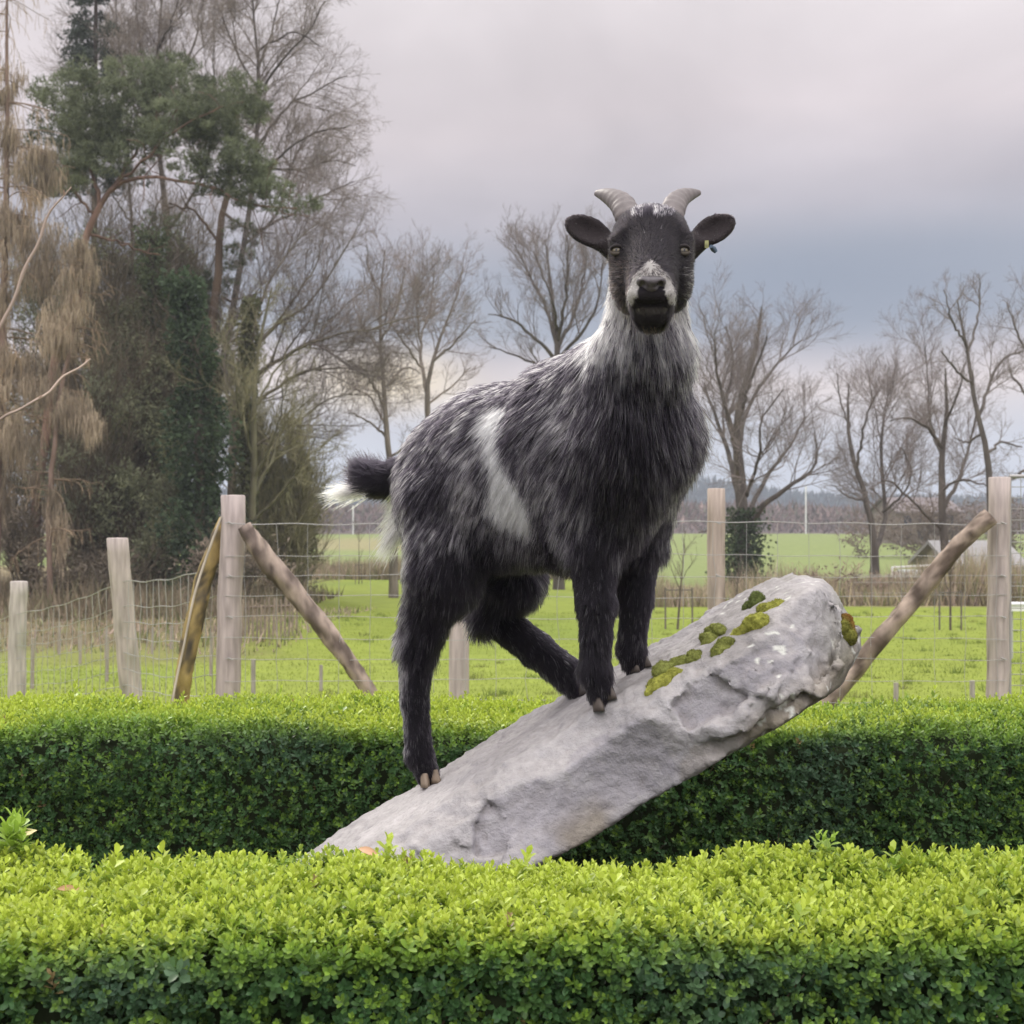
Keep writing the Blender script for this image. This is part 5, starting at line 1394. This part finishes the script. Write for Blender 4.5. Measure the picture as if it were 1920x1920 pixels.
def region(p):
    i = np.clip(np.rint((p-G.lo)/G.h).astype(int), 0, G.n-1); return G.reg[i[:,0],i[:,1],i[:,2]]
PATCH = [(908,768),(944,764),(934,800),(926,840),(944,885),(971,925),(990,965),(1000,1014),(966,1008),(936,990),(902,962),(911,930),(914,900),(904,870),(891,835),(886,800)]
RING = [(1219,484),(1238,498),(1256,518),(1266,545),(1269,574),(1256,572),(1247,552),(1243,530),(1221,515),(1199,530),(1195,552),(1186,572),(1172,574),(1174,545),(1186,518),(1203,498)]
def coat(p, n_, reg, rnd, rnd2, seen=None):
    """coat colour at a place on the skin: fixed to the animal"""
    u = 960+p[:,0]/p[:,1]*F; v = 960-(p[:,2]-CAMZ)/p[:,1]*F
    if seen is not None: u, v = 960+seen[:,0]/seen[:,1]*F, 960-(seen[:,2]-CAMZ)/seen[:,1]*F
    front = (n_@np.array([0,-1.0,0])) > -.25
    q_ = np.stack([p@HD, p@RT, p[:,2]], 1)
    pat = fbm(q_*[1,1,.45], 9, 51, 3); pat2 = fbm(q_*[1,1,.35], 24, 52, 2)
    g_ = np.full(len(p), .16)
    tor = (reg == 0)|(reg == 9)|(reg == 5)|(reg == 4)
    g_ = np.where(tor, .16+.58*np.clip((pat-.45)*3.2,0,1)+.30*np.clip((pat2-.5)*4,0,1), g_)
    flank = np.exp(-(((u-868)/38)**2+((v-930)/110)**2)); g_ = np.where(front&tor, np.maximum(g_, flank*.85), g_)
    chest = np.exp(-(((u-1130)/80)**2+((v-890)/70)**2)); g_ = np.where(front&tor, np.maximum(g_, chest*.5), g_)
    belly = np.clip((v-1020)/50,0,1); g_ = np.where(tor, g_*(1-.85*belly), g_)
    spine = np.clip((n_[:,2]-.55)*3,0,1)*(reg == 0); g_ = g_*(1-spine)+.45*spine
    rump = np.clip((800-u)/60,0,1)*(v < 1000)*(v > 760); g_ = np.where(tor, g_*(1-.2*rump)+.18*rump, g_)
    bw = np.clip((1075-u)/90,0,1)
    nk = (reg == 1)|(reg == 9)|((reg == 0)&(v < 760)&(u > 1080))
    gn = np.interp(v, [480,620,680,740,830], [.97,.92,.72,.38,.25]); g_ = np.where(nk, np.maximum(gn*(.75+.5*pat), g_*.6), g_)
    g_ = np.where(reg == 6, .05+.12*np.clip((pat-.5)*4,0,1), g_)
    back_edge = (u < 765)&(v > 1000)&(v < 1420)&(n_[:,0] < -.35); g_ = np.where(back_edge, np.maximum(g_, .55), g_)
    g_ = np.where(reg == 2, .006, g_); g_ = np.where(reg == 3, .0, g_); g_ = np.where(reg == 8, .02, g_)
    g_ = np.where((reg == 8)&(n_[:,1] > .4), .12, g_)
    thr = (reg == 2)&((v > 632)|(p[:,1]+(noise(p,40,4)-.5)*.04 > 2.645)&(v > 478)); g_ = np.where(thr, .9, g_)
    side = (reg == 2)&(np.abs(u-1221) > 62)&(v > 500)&(v < 600); g_ = np.where(side&~thr, .3, g_)
    crown = (reg == 2)&(v < 403)&(np.abs(u-1224) < 42); g_ = np.where(crown, .45*(noise(p,60,6) > .45), g_)
    light = rnd < g_
    dk = np.array([.009,.0075,.0105])*(.5+1.2*rnd2[:,None])
    lt = np.where((rnd2 < .35)[:,None], np.array([.43,.41,.40]), np.array([.21,.195,.205]))*(.7+.6*rnd2[:,None])
    c = np.where(light[:,None], lt, dk)
    wh = np.array([.70,.67,.63])*(.8+.3*rnd2[:,None])
    nkw = nk&(rnd < gn*.62)&(v < 720); c = np.where((nkw|thr&(rnd < .8)|crown&(rnd < .3)&(noise(p,60,6) > .5))[:,None], wh, c)
    jit = (rnd2-.5)*17
    pm = front&tor&in_poly(u+jit, v+jit*.6, PATCH)&(rnd2 < .985); c = np.where(pm[:,None], np.array([.92,.89,.85])*(.85+.15*rnd2[:,None]), c)
    rg_ = (p[:,1] < 2.56)&in_poly(u+(rnd2-.5)*4, v+(rnd-.5)*4, RING)&(rnd < .9); c = np.where(rg_[:,None], wh*.92, c)
    hd_ = reg == 2; c = np.where((hd_&~thr&~crown&(rnd2 > .55))[:,None], np.array([.013,.011,.011])*(.6+1.3*rnd[:,None]), c)
    # rusty tint on cheek and chin
    ru = (reg == 2)&(u < 1180)&(v > 480)&(v < 600)&(rnd2 < .22); c = np.where(ru[:,None], np.array([.10,.065,.055]), c)
    ru = (v > 612)&(v < 628)&(np.abs(u-1218) < 14)&(p[:,1] < 2.6); c = np.where((ru&(rnd2 < .25))[:,None], np.array([.30,.19,.13]), c)
    jit = (rnd2-.5)*10
    lip = (reg == 3)&(p[:,1] < 2.52)&(v > 548)&(np.abs(u-1221) < 40)&~rg_; c = np.where(lip[:,None], np.array([.020,.017,.018])*(.6+.9*rnd2[:,None]), c)
    low = ((((u-1221)/31)**2+((v-583-jit*.3)/8)**2) < 1)&(p[:,1] < 2.52); c = np.where(low[:,None], np.array([.066,.058,.050])*(.6+.8*rnd2[:,None]), c)
    ein = (reg == 8)&(n_[:,1] < -.5)&(rnd2 > .35); c = np.where(ein[:,None], np.array([.040,.032,.032])*(.5+rnd[:,None]), c)
    tl = reg == 7; c = np.where(tl[:,None], dk*.7, c)
    return c
rg = np.random.default_rng(200)
vr = region(GV); vc = coat(GV, GN, vr, np.full(len(GV),.5), np.full(len(GV),.4))*.6+np.array([.006,.005,.006])
froot = P(1130,1326,2.74); goat = empty('goat', froot, 'shaggy black grey goat with white flank patch and short horns, standing on tilted stone', 'goat')
mb = MB(); mb.add(GV, None, GQ, vc); mb.build('body', attr_mat('goat_skin', .8, .15), goat)

# --- fur
tri = np.concatenate([GQ[:,[0,1,2]], GQ[:,[0,2,3]]]); A_ = np.linalg.norm(np.cross(GV[tri[:,1]]-GV[tri[:,0]], GV[tri[:,2]]-GV[tri[:,0]]), axis=1)/2
tc_ = GV[tri].mean(1); trg = region(tc_)
dens = np.array([1.0,1.15,3.2,3.6,1.1,1.1,1.6,2.6,2.6,1.15])[trg]
NH_ = 430000
pr = A_*dens; fi = rg.choice(len(tri), NH_, p=pr/pr.sum())
a_ = rg.random(NH_); b_ = rg.random(NH_); sw = a_+b_ > 1; a_[sw] = 1-a_[sw]; b_[sw] = 1-b_[sw]
w0 = (1-a_-b_)[:,None]; T0, T1, T2 = tri[fi,0], tri[fi,1], tri[fi,2]
rp = GV[T0]*w0+GV[T1]*a_[:,None]+GV[T2]*b_[:,None]; rn = norm(GN[T0]*w0+GN[T1]*a_[:,None]+GN[T2]*b_[:,None])
rr_ = region(rp); u_ = 960+rp[:,0]/rp[:,1]*F; v_ = 960-(rp[:,2]-CAMZ)/rp[:,1]*F
# skip nose pad, lips line, hoof line and inside of the nostrils
skip = (rr_ == 3)&(rp[:,1] < 2.475)&(v_ > 522)&(v_ < 552)&(np.abs(u_-1221) < 24)
rp, rn, rr_, u_, v_ = [x[~skip] for x in (rp, rn, rr_, u_, v_)]; N_ = len(rp)
ln = np.select([rr_ == 0, rr_ == 1, rr_ == 2, rr_ == 3, rr_ == 4, rr_ == 5, rr_ == 6, rr_ == 7, rr_ == 8, rr_ == 9],
               [.040, .038, .012, .0035, .036, .036, .018, .050, .006, .046])
ln = np.where((rr_ == 1)&(v_ < 600), .028, ln)
ln = np.where((rr_ == 2)&(v_ > 596), .016, ln); ln = np.where((rr_ == 2)&(v_ < 410)&(np.abs(u_-1222) < 40), .013, ln)
ln = np.where((rr_ == 6)&(v_ > 1230)&(u_ > 1000), .024, ln)
ln = np.where((rr_ == 2)&(rp[:,1] > 2.64), .024, ln)
for (hu,hv) in ((1126,1312),(1192,1256),(804,1462),(1092,1294)):
    ln = np.where((rr_ == 6)&(np.hypot(u_-hu,v_-hv) < 30), .013, ln)
dwn = np.array([0,0,-1.0])
g0 = np.tile(dwn, (N_,1)).astype(float)
tor = (rr_ == 0)|(rr_ == 5); topf = np.clip(rn[:,2:3],0,1)
g0 = np.where(tor[:,None], -HD*(.55+.9*topf)+dwn*(1.1-.6*topf), g0)
g0 = np.where((rr_ == 9)[:,None], dwn-HD*.15, g0); g0 = np.where((rr_ == 4)[:,None], dwn-HD*.25, g0)
nose = P(1221,500,2.47)
g0 = np.where((rr_ == 2)[:,None], norm(rp-nose)+[0,0,.0], g0); g0 = np.where(((rr_ == 2)&(v_ > 560))[:,None], norm(rp-nose)*.3+dwn, g0)
g0 = np.where((rr_ == 3)[:,None], norm(rp-P(1221,535,2.44))*.6+[0,0,-.3], g0)
g0 = np.where((rr_ == 7)[:,None], norm(np.array([-1.0,.25,.25])), g0)
g0 = np.where((rr_ == 8)[:,None], norm(np.stack([np.sign(rp[:,0]-C0[0]), 0*rp[:,0], np.full(N_,.55)],1)), g0)
g0 = np.where(((rr_ == 6)&(u_ > 880)&(u_ < 1075)&(v_ > 1120))[:,None], norm(np.array([.8,-.2,-.75])), g0)
# wind and whorls: large scale swirl of the groom
sw_ = np.stack([noise(rp,7,60+k) for k in range(3)],1)-.5; sw2 = np.stack([noise(rp,28,70+k) for k in range(3)],1)-.5
g0 = norm(g0)+sw_*.6+sw2*.4
tg = norm(g0-rn*(g0*rn).sum(1,keepdims=True))
lift = np.select([rr_ == 2, rr_ == 3, rr_ == 7, rr_ == 8, rr_ == 6], [.22,.35,.45,.25,.30], .34)
d0 = norm(tg+rn*(lift*rg.uniform(.4,1.6,N_))[:,None]+rg.normal(0,.09,(N_,3)))
L_ = ln*rg.uniform(.55,1.2,N_)*(.75+.5*noise(rp,14,80))
K_ = 5; s_ = np.linspace(0,1,K_)
pull = np.where(np.isin(rr_,[2,3,8,7]), .05, .30)
pts = rp[:,None]-rn[:,None]*.001+L_[:,None,None]*(d0[:,None]*s_[None,:,None]+ (np.array([0,0,-1.0])*pull[:,None])[:,None]*(s_**2)[None,:,None])
pts += (rg.normal(0,.05,(N_,1,3))*L_[:,None,None])*(s_**2)[None,:,None]
# locks: strands lean together towards their tips
from mathutils.kdtree import KDTree
nc = N_//19; ci = rg.choice(N_, nc, replace=False); kd = KDTree(nc)
for k, i_ in enumerate(ci.tolist()): kd.insert(rp[i_].tolist(), k)
kd.balance()
cid = np.fromiter((kd.find(x)[1] for x in rp.tolist()), int, N_); cg = ci[cid]
tgt = pts[cg]*1.0
same = (rr_[cg] == rr_)
wcl = (np.where(np.isin(rr_,[2,3,8]), .12, .5)*same*rg.uniform(.4,1.1,N_))[:,None,None]*(s_**1.4)[None,:,None]
off = (rp-rp[cg])[:,None]
far = np.linalg.norm(off[:,0],axis=1) < .03
pts = np.where(far[:,None,None], pts*(1-wcl)+(tgt+off*(1-s_)[None,:,None]*.9)*wcl, pts)
rnd = .54*rg.random(nc)[cid]+.46*rg.random(N_); rnd = np.argsort(np.argsort(rnd))/N_
hc_ = coat(rp, rn, rr_, rnd, rg.random(N_), pts[:,3])
# longer tail brush
tm = rr_ == 7
def add_strands(base, dirs, L, colr, K=5, curve=None):
    s = np.linspace(0,1,K); q = base[:,None]+dirs[:,None]*(L[:,None]*s)[...,None]
    if curve is not None: q += curve[None,None]*(L[:,None]*s**2)[...,None]
    return q, colr
ex_p, ex_c = [], []
n2 = 4200; t = rg.random(n2)[:,None]; base = P(735,905,3.22)*(1-t)+P(690,898,3.25)*t+rg.normal(0,.009,(n2,3))
dr = norm(np.array([-.9,.15,.12])+rg.normal(0,.22,(n2,3))+np.c_[np.zeros(n2),np.zeros(n2),rg.uniform(-.55,.8,n2)])
q, c = add_strands(base, dr, rg.uniform(.035,.06,n2), np.array([.014,.012,.016])*rg.uniform(.5,1.6,(n2,1)), curve=np.array([0,0,.15])); ex_p.append(q); ex_c.append(c)
n2 = 420; base = P(668,922,3.26)+rg.normal(0,.010,(n2,3))*[1.4,.8,.7]; dr = norm(np.array([-1.0,.1,-.02])+rg.normal(0,.26,(n2,3)))
q, c = add_strands(base, dr, rg.uniform(.03,.065,n2), np.array([.50,.47,.43])*rg.uniform(.6,1.1,(n2,1)), curve=np.array([0,0,-.08])); ex_p.append(q); ex_c.append(c)
n2 = 1100; t = rg.random(n2)[:,None]; base = P(765,905,3.2)*(1-t)+P(742,1010,3.14)*t+rg.normal(0,.008,(n2,3)); dr = norm(np.array([-.75,.1,-.9])+rg.normal(0,.2,(n2,3)))
q, c = add_strands(base, dr, rg.uniform(.03,.065,n2), np.array([.50,.47,.43])*rg.uniform(.5,1.1,(n2,1)), curve=np.array([0,0,-.2])); ex_p.append(q); ex_c.append(c)
allp = np.concatenate([pts]+ex_p); allc = np.concatenate([hc_]+ex_c); NA = len(allp)
rad = np.where(np.concatenate([np.isin(rr_,[2,3,8]), np.zeros(NA-N_,bool)]), .00036, .00054)
# strands never enter their own root: tips taper to a point
cu = bpy.data.hair_curves.new('fur'); cu.add_curves([K_]*NA)
cu.points.foreach_set('position', allp.astype(np.float32).ravel())
at_ = cu.attributes.get('radius') or cu.attributes.new('radius','FLOAT','POINT')
at_.data.foreach_set('value', (rad[:,None]*np.array([1,1,.85,.6,.12])[None]).astype(np.float32).ravel())
ac = cu.attributes.new('hair_color','FLOAT_COLOR','CURVE'); ac.data.foreach_set('color', np.c_[allc,np.ones(NA)].astype(np.float32).ravel())
M_fur = bpy.data.materials.new('fur'); M_fur.use_nodes = True; nt = M_fur.node_tree; nt.nodes.clear()
o = nt.nodes.new('ShaderNodeOutputMaterial'); hb = nt.nodes.new('ShaderNodeBsdfHairPrincipled'); hb.model = 'CHIANG'; hb.parametrization = 'COLOR'
at = nt.nodes.new('ShaderNodeAttribute'); at.attribute_name = 'hair_color'; nt.links.new(at.outputs['Color'], hb.inputs['Color'])
hb.inputs['IOR'].default_value = 1.25; hb.inputs['Roughness'].default_value = .5; hb.inputs['Radial Roughness'].default_value = .5; nt.links.new(hb.outputs[0], o.inputs[0])
link('fur', cu, M_fur, goat)

# --- horns
def horn(pts):
    a = np.array([list(P(u,v,d))+[w_/2/F*d] for (u,v,d,w_) in pts]); a = resample(a, 46); K = 46; sides = 20
    Pp, R = a[:,:3], a[:,3]*(1+.035*np.sin(np.arange(K)*1.25)*np.linspace(1,.2,K)); T = norm(np.gradient(Pp,axis=0))
    B = norm(np.cross(T,[0,-1.0,0])); A = norm(np.cross(B,T)); th = np.arange(sides)*2*math.pi/sides
    v = Pp[:,None]+R[:,None,None]*(np.cos(th)[None,:,None]*B[:,None]+.75*np.sin(th)[None,:,None]*A[:,None])
    V_ = np.concatenate([v.reshape(-1,3),Pp[-1:]+T[-1:]*R[-1]*.6]); k, s_ = np.meshgrid(np.arange(K-1),np.arange(sides),indexing='ij'); b = k*sides
    q = np.stack([b+s_,b+(s_+1)%sides,b+sides+(s_+1)%sides,b+sides+s_],-1).reshape(-1,4); s1 = np.arange(sides)
    tr = np.stack([(K-1)*sides+s1,(K-1)*sides+(s1+1)%sides,np.full(sides,K*sides)],-1)
    rings = np.repeat(.85+.25*noise(np.c_[np.arange(K)*.6,np.zeros(K),np.zeros(K)],1,3), sides); rings = np.r_[rings,1][:,None]
    m = MB(); m.add(V_, tr, q, np.array([.145,.125,.12])*rings); m.build('horn', attr_mat('horn', .5, .35, bump=.001, noise_amt=(90,.15)), goat)
horn([(1184,420,2.62,50),(1176,402,2.63,50),(1167,384,2.65,47),(1151,372,2.67,38),(1134,365,2.69,26),(1118,362,2.71,12)])
horn([(1254,420,2.62,48),(1260,400,2.63,48),(1267,382,2.65,44),(1279,370,2.67,35),(1295,364,2.69,24),(1311,361,2.71,11)])
# --- eyes
M_eye = attr_mat('eye', .04, .8)
for u in (1157,1281):
    l, n_ = hit(goat_bvh, u, 470); n_ = n_ if n_[1] < 0 else -n_
    l = np.array(l); look = norm(np.array([0,-1.0,0])+n_*.45); c_ = l-look*.0055
    A = norm(np.cross(look,[0,0,1.0])); B = np.cross(A,look)
    lat, lon = np.meshgrid(np.linspace(0,math.pi,20), np.linspace(0,2*math.pi,32,endpoint=False), indexing='ij'); r = .0118
    dirv = np.cos(lat)[...,None]*look+np.sin(lat)[...,None]*(np.cos(lon)[...,None]*A+np.sin(lon)[...,None]*B)
    v = c_+r*dirv; i_, j_ = np.meshgrid(np.arange(19),np.arange(32),indexing='ij')
    q = np.stack([i_*32+j_,i_*32+(j_+1)%32,(i_+1)*32+(j_+1)%32,(i_+1)*32+j_],-1).reshape(-1,4)
    cc = np.where((np.sin(lat) < .62)[...,None], np.array([.13,.105,.05]), np.array([.02,.016,.014])).reshape(-1,3)
    m = MB(); m.add(v.reshape(-1,3),None,q,cc); eo = m.build('eye', M_eye, goat)
    pv = []; 
    for k in range(16):
        an = 2*math.pi*k/16; x_, y_ = .0064*math.copysign(abs(math.cos(an))**.6,math.cos(an)), .0030*math.copysign(abs(math.sin(an))**.6,math.sin(an))
        zz = math.sqrt(r*r-x_*x_-y_*y_)+.0002; pv.append(c_+A*x_+B*y_+look*zz)
    pv.append(c_+look*(r+.0003)); m = MB(); m.add(pv, [[k,(k+1)%16,16] for k in range(16)], None, (.004,.004,.005)); po = m.build('pupil', M_eye, goat); po.parent = eo; po.matrix_parent_inverse = Matrix.Identity(4)
    # lids: a soft dark rim above and below the eye
    m = MB()
    for sg, hh in ((1,.0062),(-1,.0058)):
        aa = np.linspace(-1,1,14); rim = c_+A*(aa*.0115)[:,None]+B*(sg*hh*np.sqrt(np.clip(1-aa**2,0,1)))[:,None]; rim = c_+norm(rim+look*.009-c_)*(r+.0014)
        tubes(m, rim[None], (.0028*np.sqrt(np.clip(1.05-aa**2,0,1))+.0006)[None], 8, (.025,.02,.02) if sg > 0 else (.06,.05,.038))
    m.build('eyelid', attr_mat('lid', .7, .2), goat)
# --- nose pad
nf = Field(P(1221,533,2.45)-.035, P(1221,533,2.45)+.035, .0016)
nf.ell(P(1221,531,2.470),(.0245,.0225,.0125),None,.004); nf.ell(P(1221,543,2.465),(.010,.010,.006),None,.008)
for sx in (-1,1):
    nf.ell(P(1221+sx*15,527,2.468),(.0105,.017,.007),None,.004)
    nf.cone(P(1221+sx*8,540,2.452),.0030,P(1221+sx*16,534,2.454),.0055,.002,cut=True); nf.cone(P(1221+sx*16,534,2.455),.0055,P(1221+sx*23,541,2.462),.0035,.002,cut=True)
nf.cone(P(1221,538,2.447),.0014,P(1221,556,2.450),.0014,.002,cut=True)
nv, nq = nf.mesh(); nv = relax(nv,nq,2); m = MB(); m.add(nv,None,nq,np.array([.065,.056,.060])*(.7+.6*noise(nv,300,2)[:,None])); m.build('nose', attr_mat('nose', .38, .5, bump=.0006, noise_amt=(500,.1)), goat)
# --- ear tag
c_, e1, L, W = EARS[1]
m = MB(); t0 = P(1325,458,2.635); box(m, t0, (.0065,.003,.013), (.38,.38,.17), 0); box(m, t0+[0,-.002,-.001], (.004,.002,.004), (.3,.3,.15)); m.build('ear_tag', M_plain, goat, False)
m = MB(); l_ = P(1340,468,2.66); tubes(m, np.array([[P(1333,462,2.65),P(1338,467,2.66),P(1343,473,2.66)]]), np.array([[.0035,.0055,.0035]]), 8, (.10,.14,.19), caps=True); m.build('ear_tag', M_plain, goat)
# --- hooves: two toes each
def hoofs(u, v, d, fw, col, spread=.013, s=1.0):
    c_ = P(u,v,d); fw = norm(np.array([fw[0],fw[1],0.0])); sd = np.cross(fw,UP)
    for sg in (-1,1):
        o_ = c_+sd*sg*spread*s; l = rock_bvh.ray_cast(Vector(o_+[0,0,.15]), Vector((0,0,-1)))[0]
        zs = (l.z if l is not None and l.z > c_[2]-.02 else c_[2]-.012)-.001
        f2 = norm(fw+sd*sg*.12); s2 = np.cross(f2,UP); sl_ = np.array([0,0,.58])*f2[0]*.9
        V_ = []
        for (h,a,b,sh) in ((0,.021,.0125,.010),(.012,.019,.0122,.006),(.026,.015,.0115,-.001),(.036,.012,.010,-.004)):
            for k in range(14):
                an = 2*math.pi*k/14; x_ = math.cos(an); y_ = math.sin(an)
                x_ = x_*(1 if x_ < 0 else 1.15)
                V_.append(np.array([o_[0],o_[1],zs])+f2*(x_*a+sh)*s+s2*y_*b*s*(1-.35*max(x_,0))+UP*h*s+sl_*(x_*a+sh)*s)
        n_ = 14; q = [[r*n_+k,r*n_+(k+1)%n_,(r+1)*n_+(k+1)%n_,(r+1)*n_+k] for r in range(3) for k in range(n_)]
        V_.append(np.mean(V_[:n_],0)); V_.append(np.mean(V_[3*n_:4*n_],0)); t_ = [[(k+1)%n_,k,4*n_] for k in range(n_)]+[[3*n_+k,3*n_+(k+1)%n_,4*n_+1] for k in range(n_)]
        m = MB(); m.add(V_, t_, q, np.asarray(col)*(.8+.4*noise(np.array(V_),160,5)[:,None])); m.build('hoof', M_hoof, goat)
M_hoof = attr_mat('hoof', .55, .3)
hoofs(806,1474,3.04,(.35,-.95),(.22,.17,.125), s=.8)
hoofs(1130,1322,2.735,(.45,-.9),(.075,.06,.05), s=.8)
hoofs(1196,1266,2.88,(.45,-.9),(.085,.07,.06), s=.8)
hoofs(1096,1300,3.02,(.8,-.6),(.06,.05,.045), s=.75)
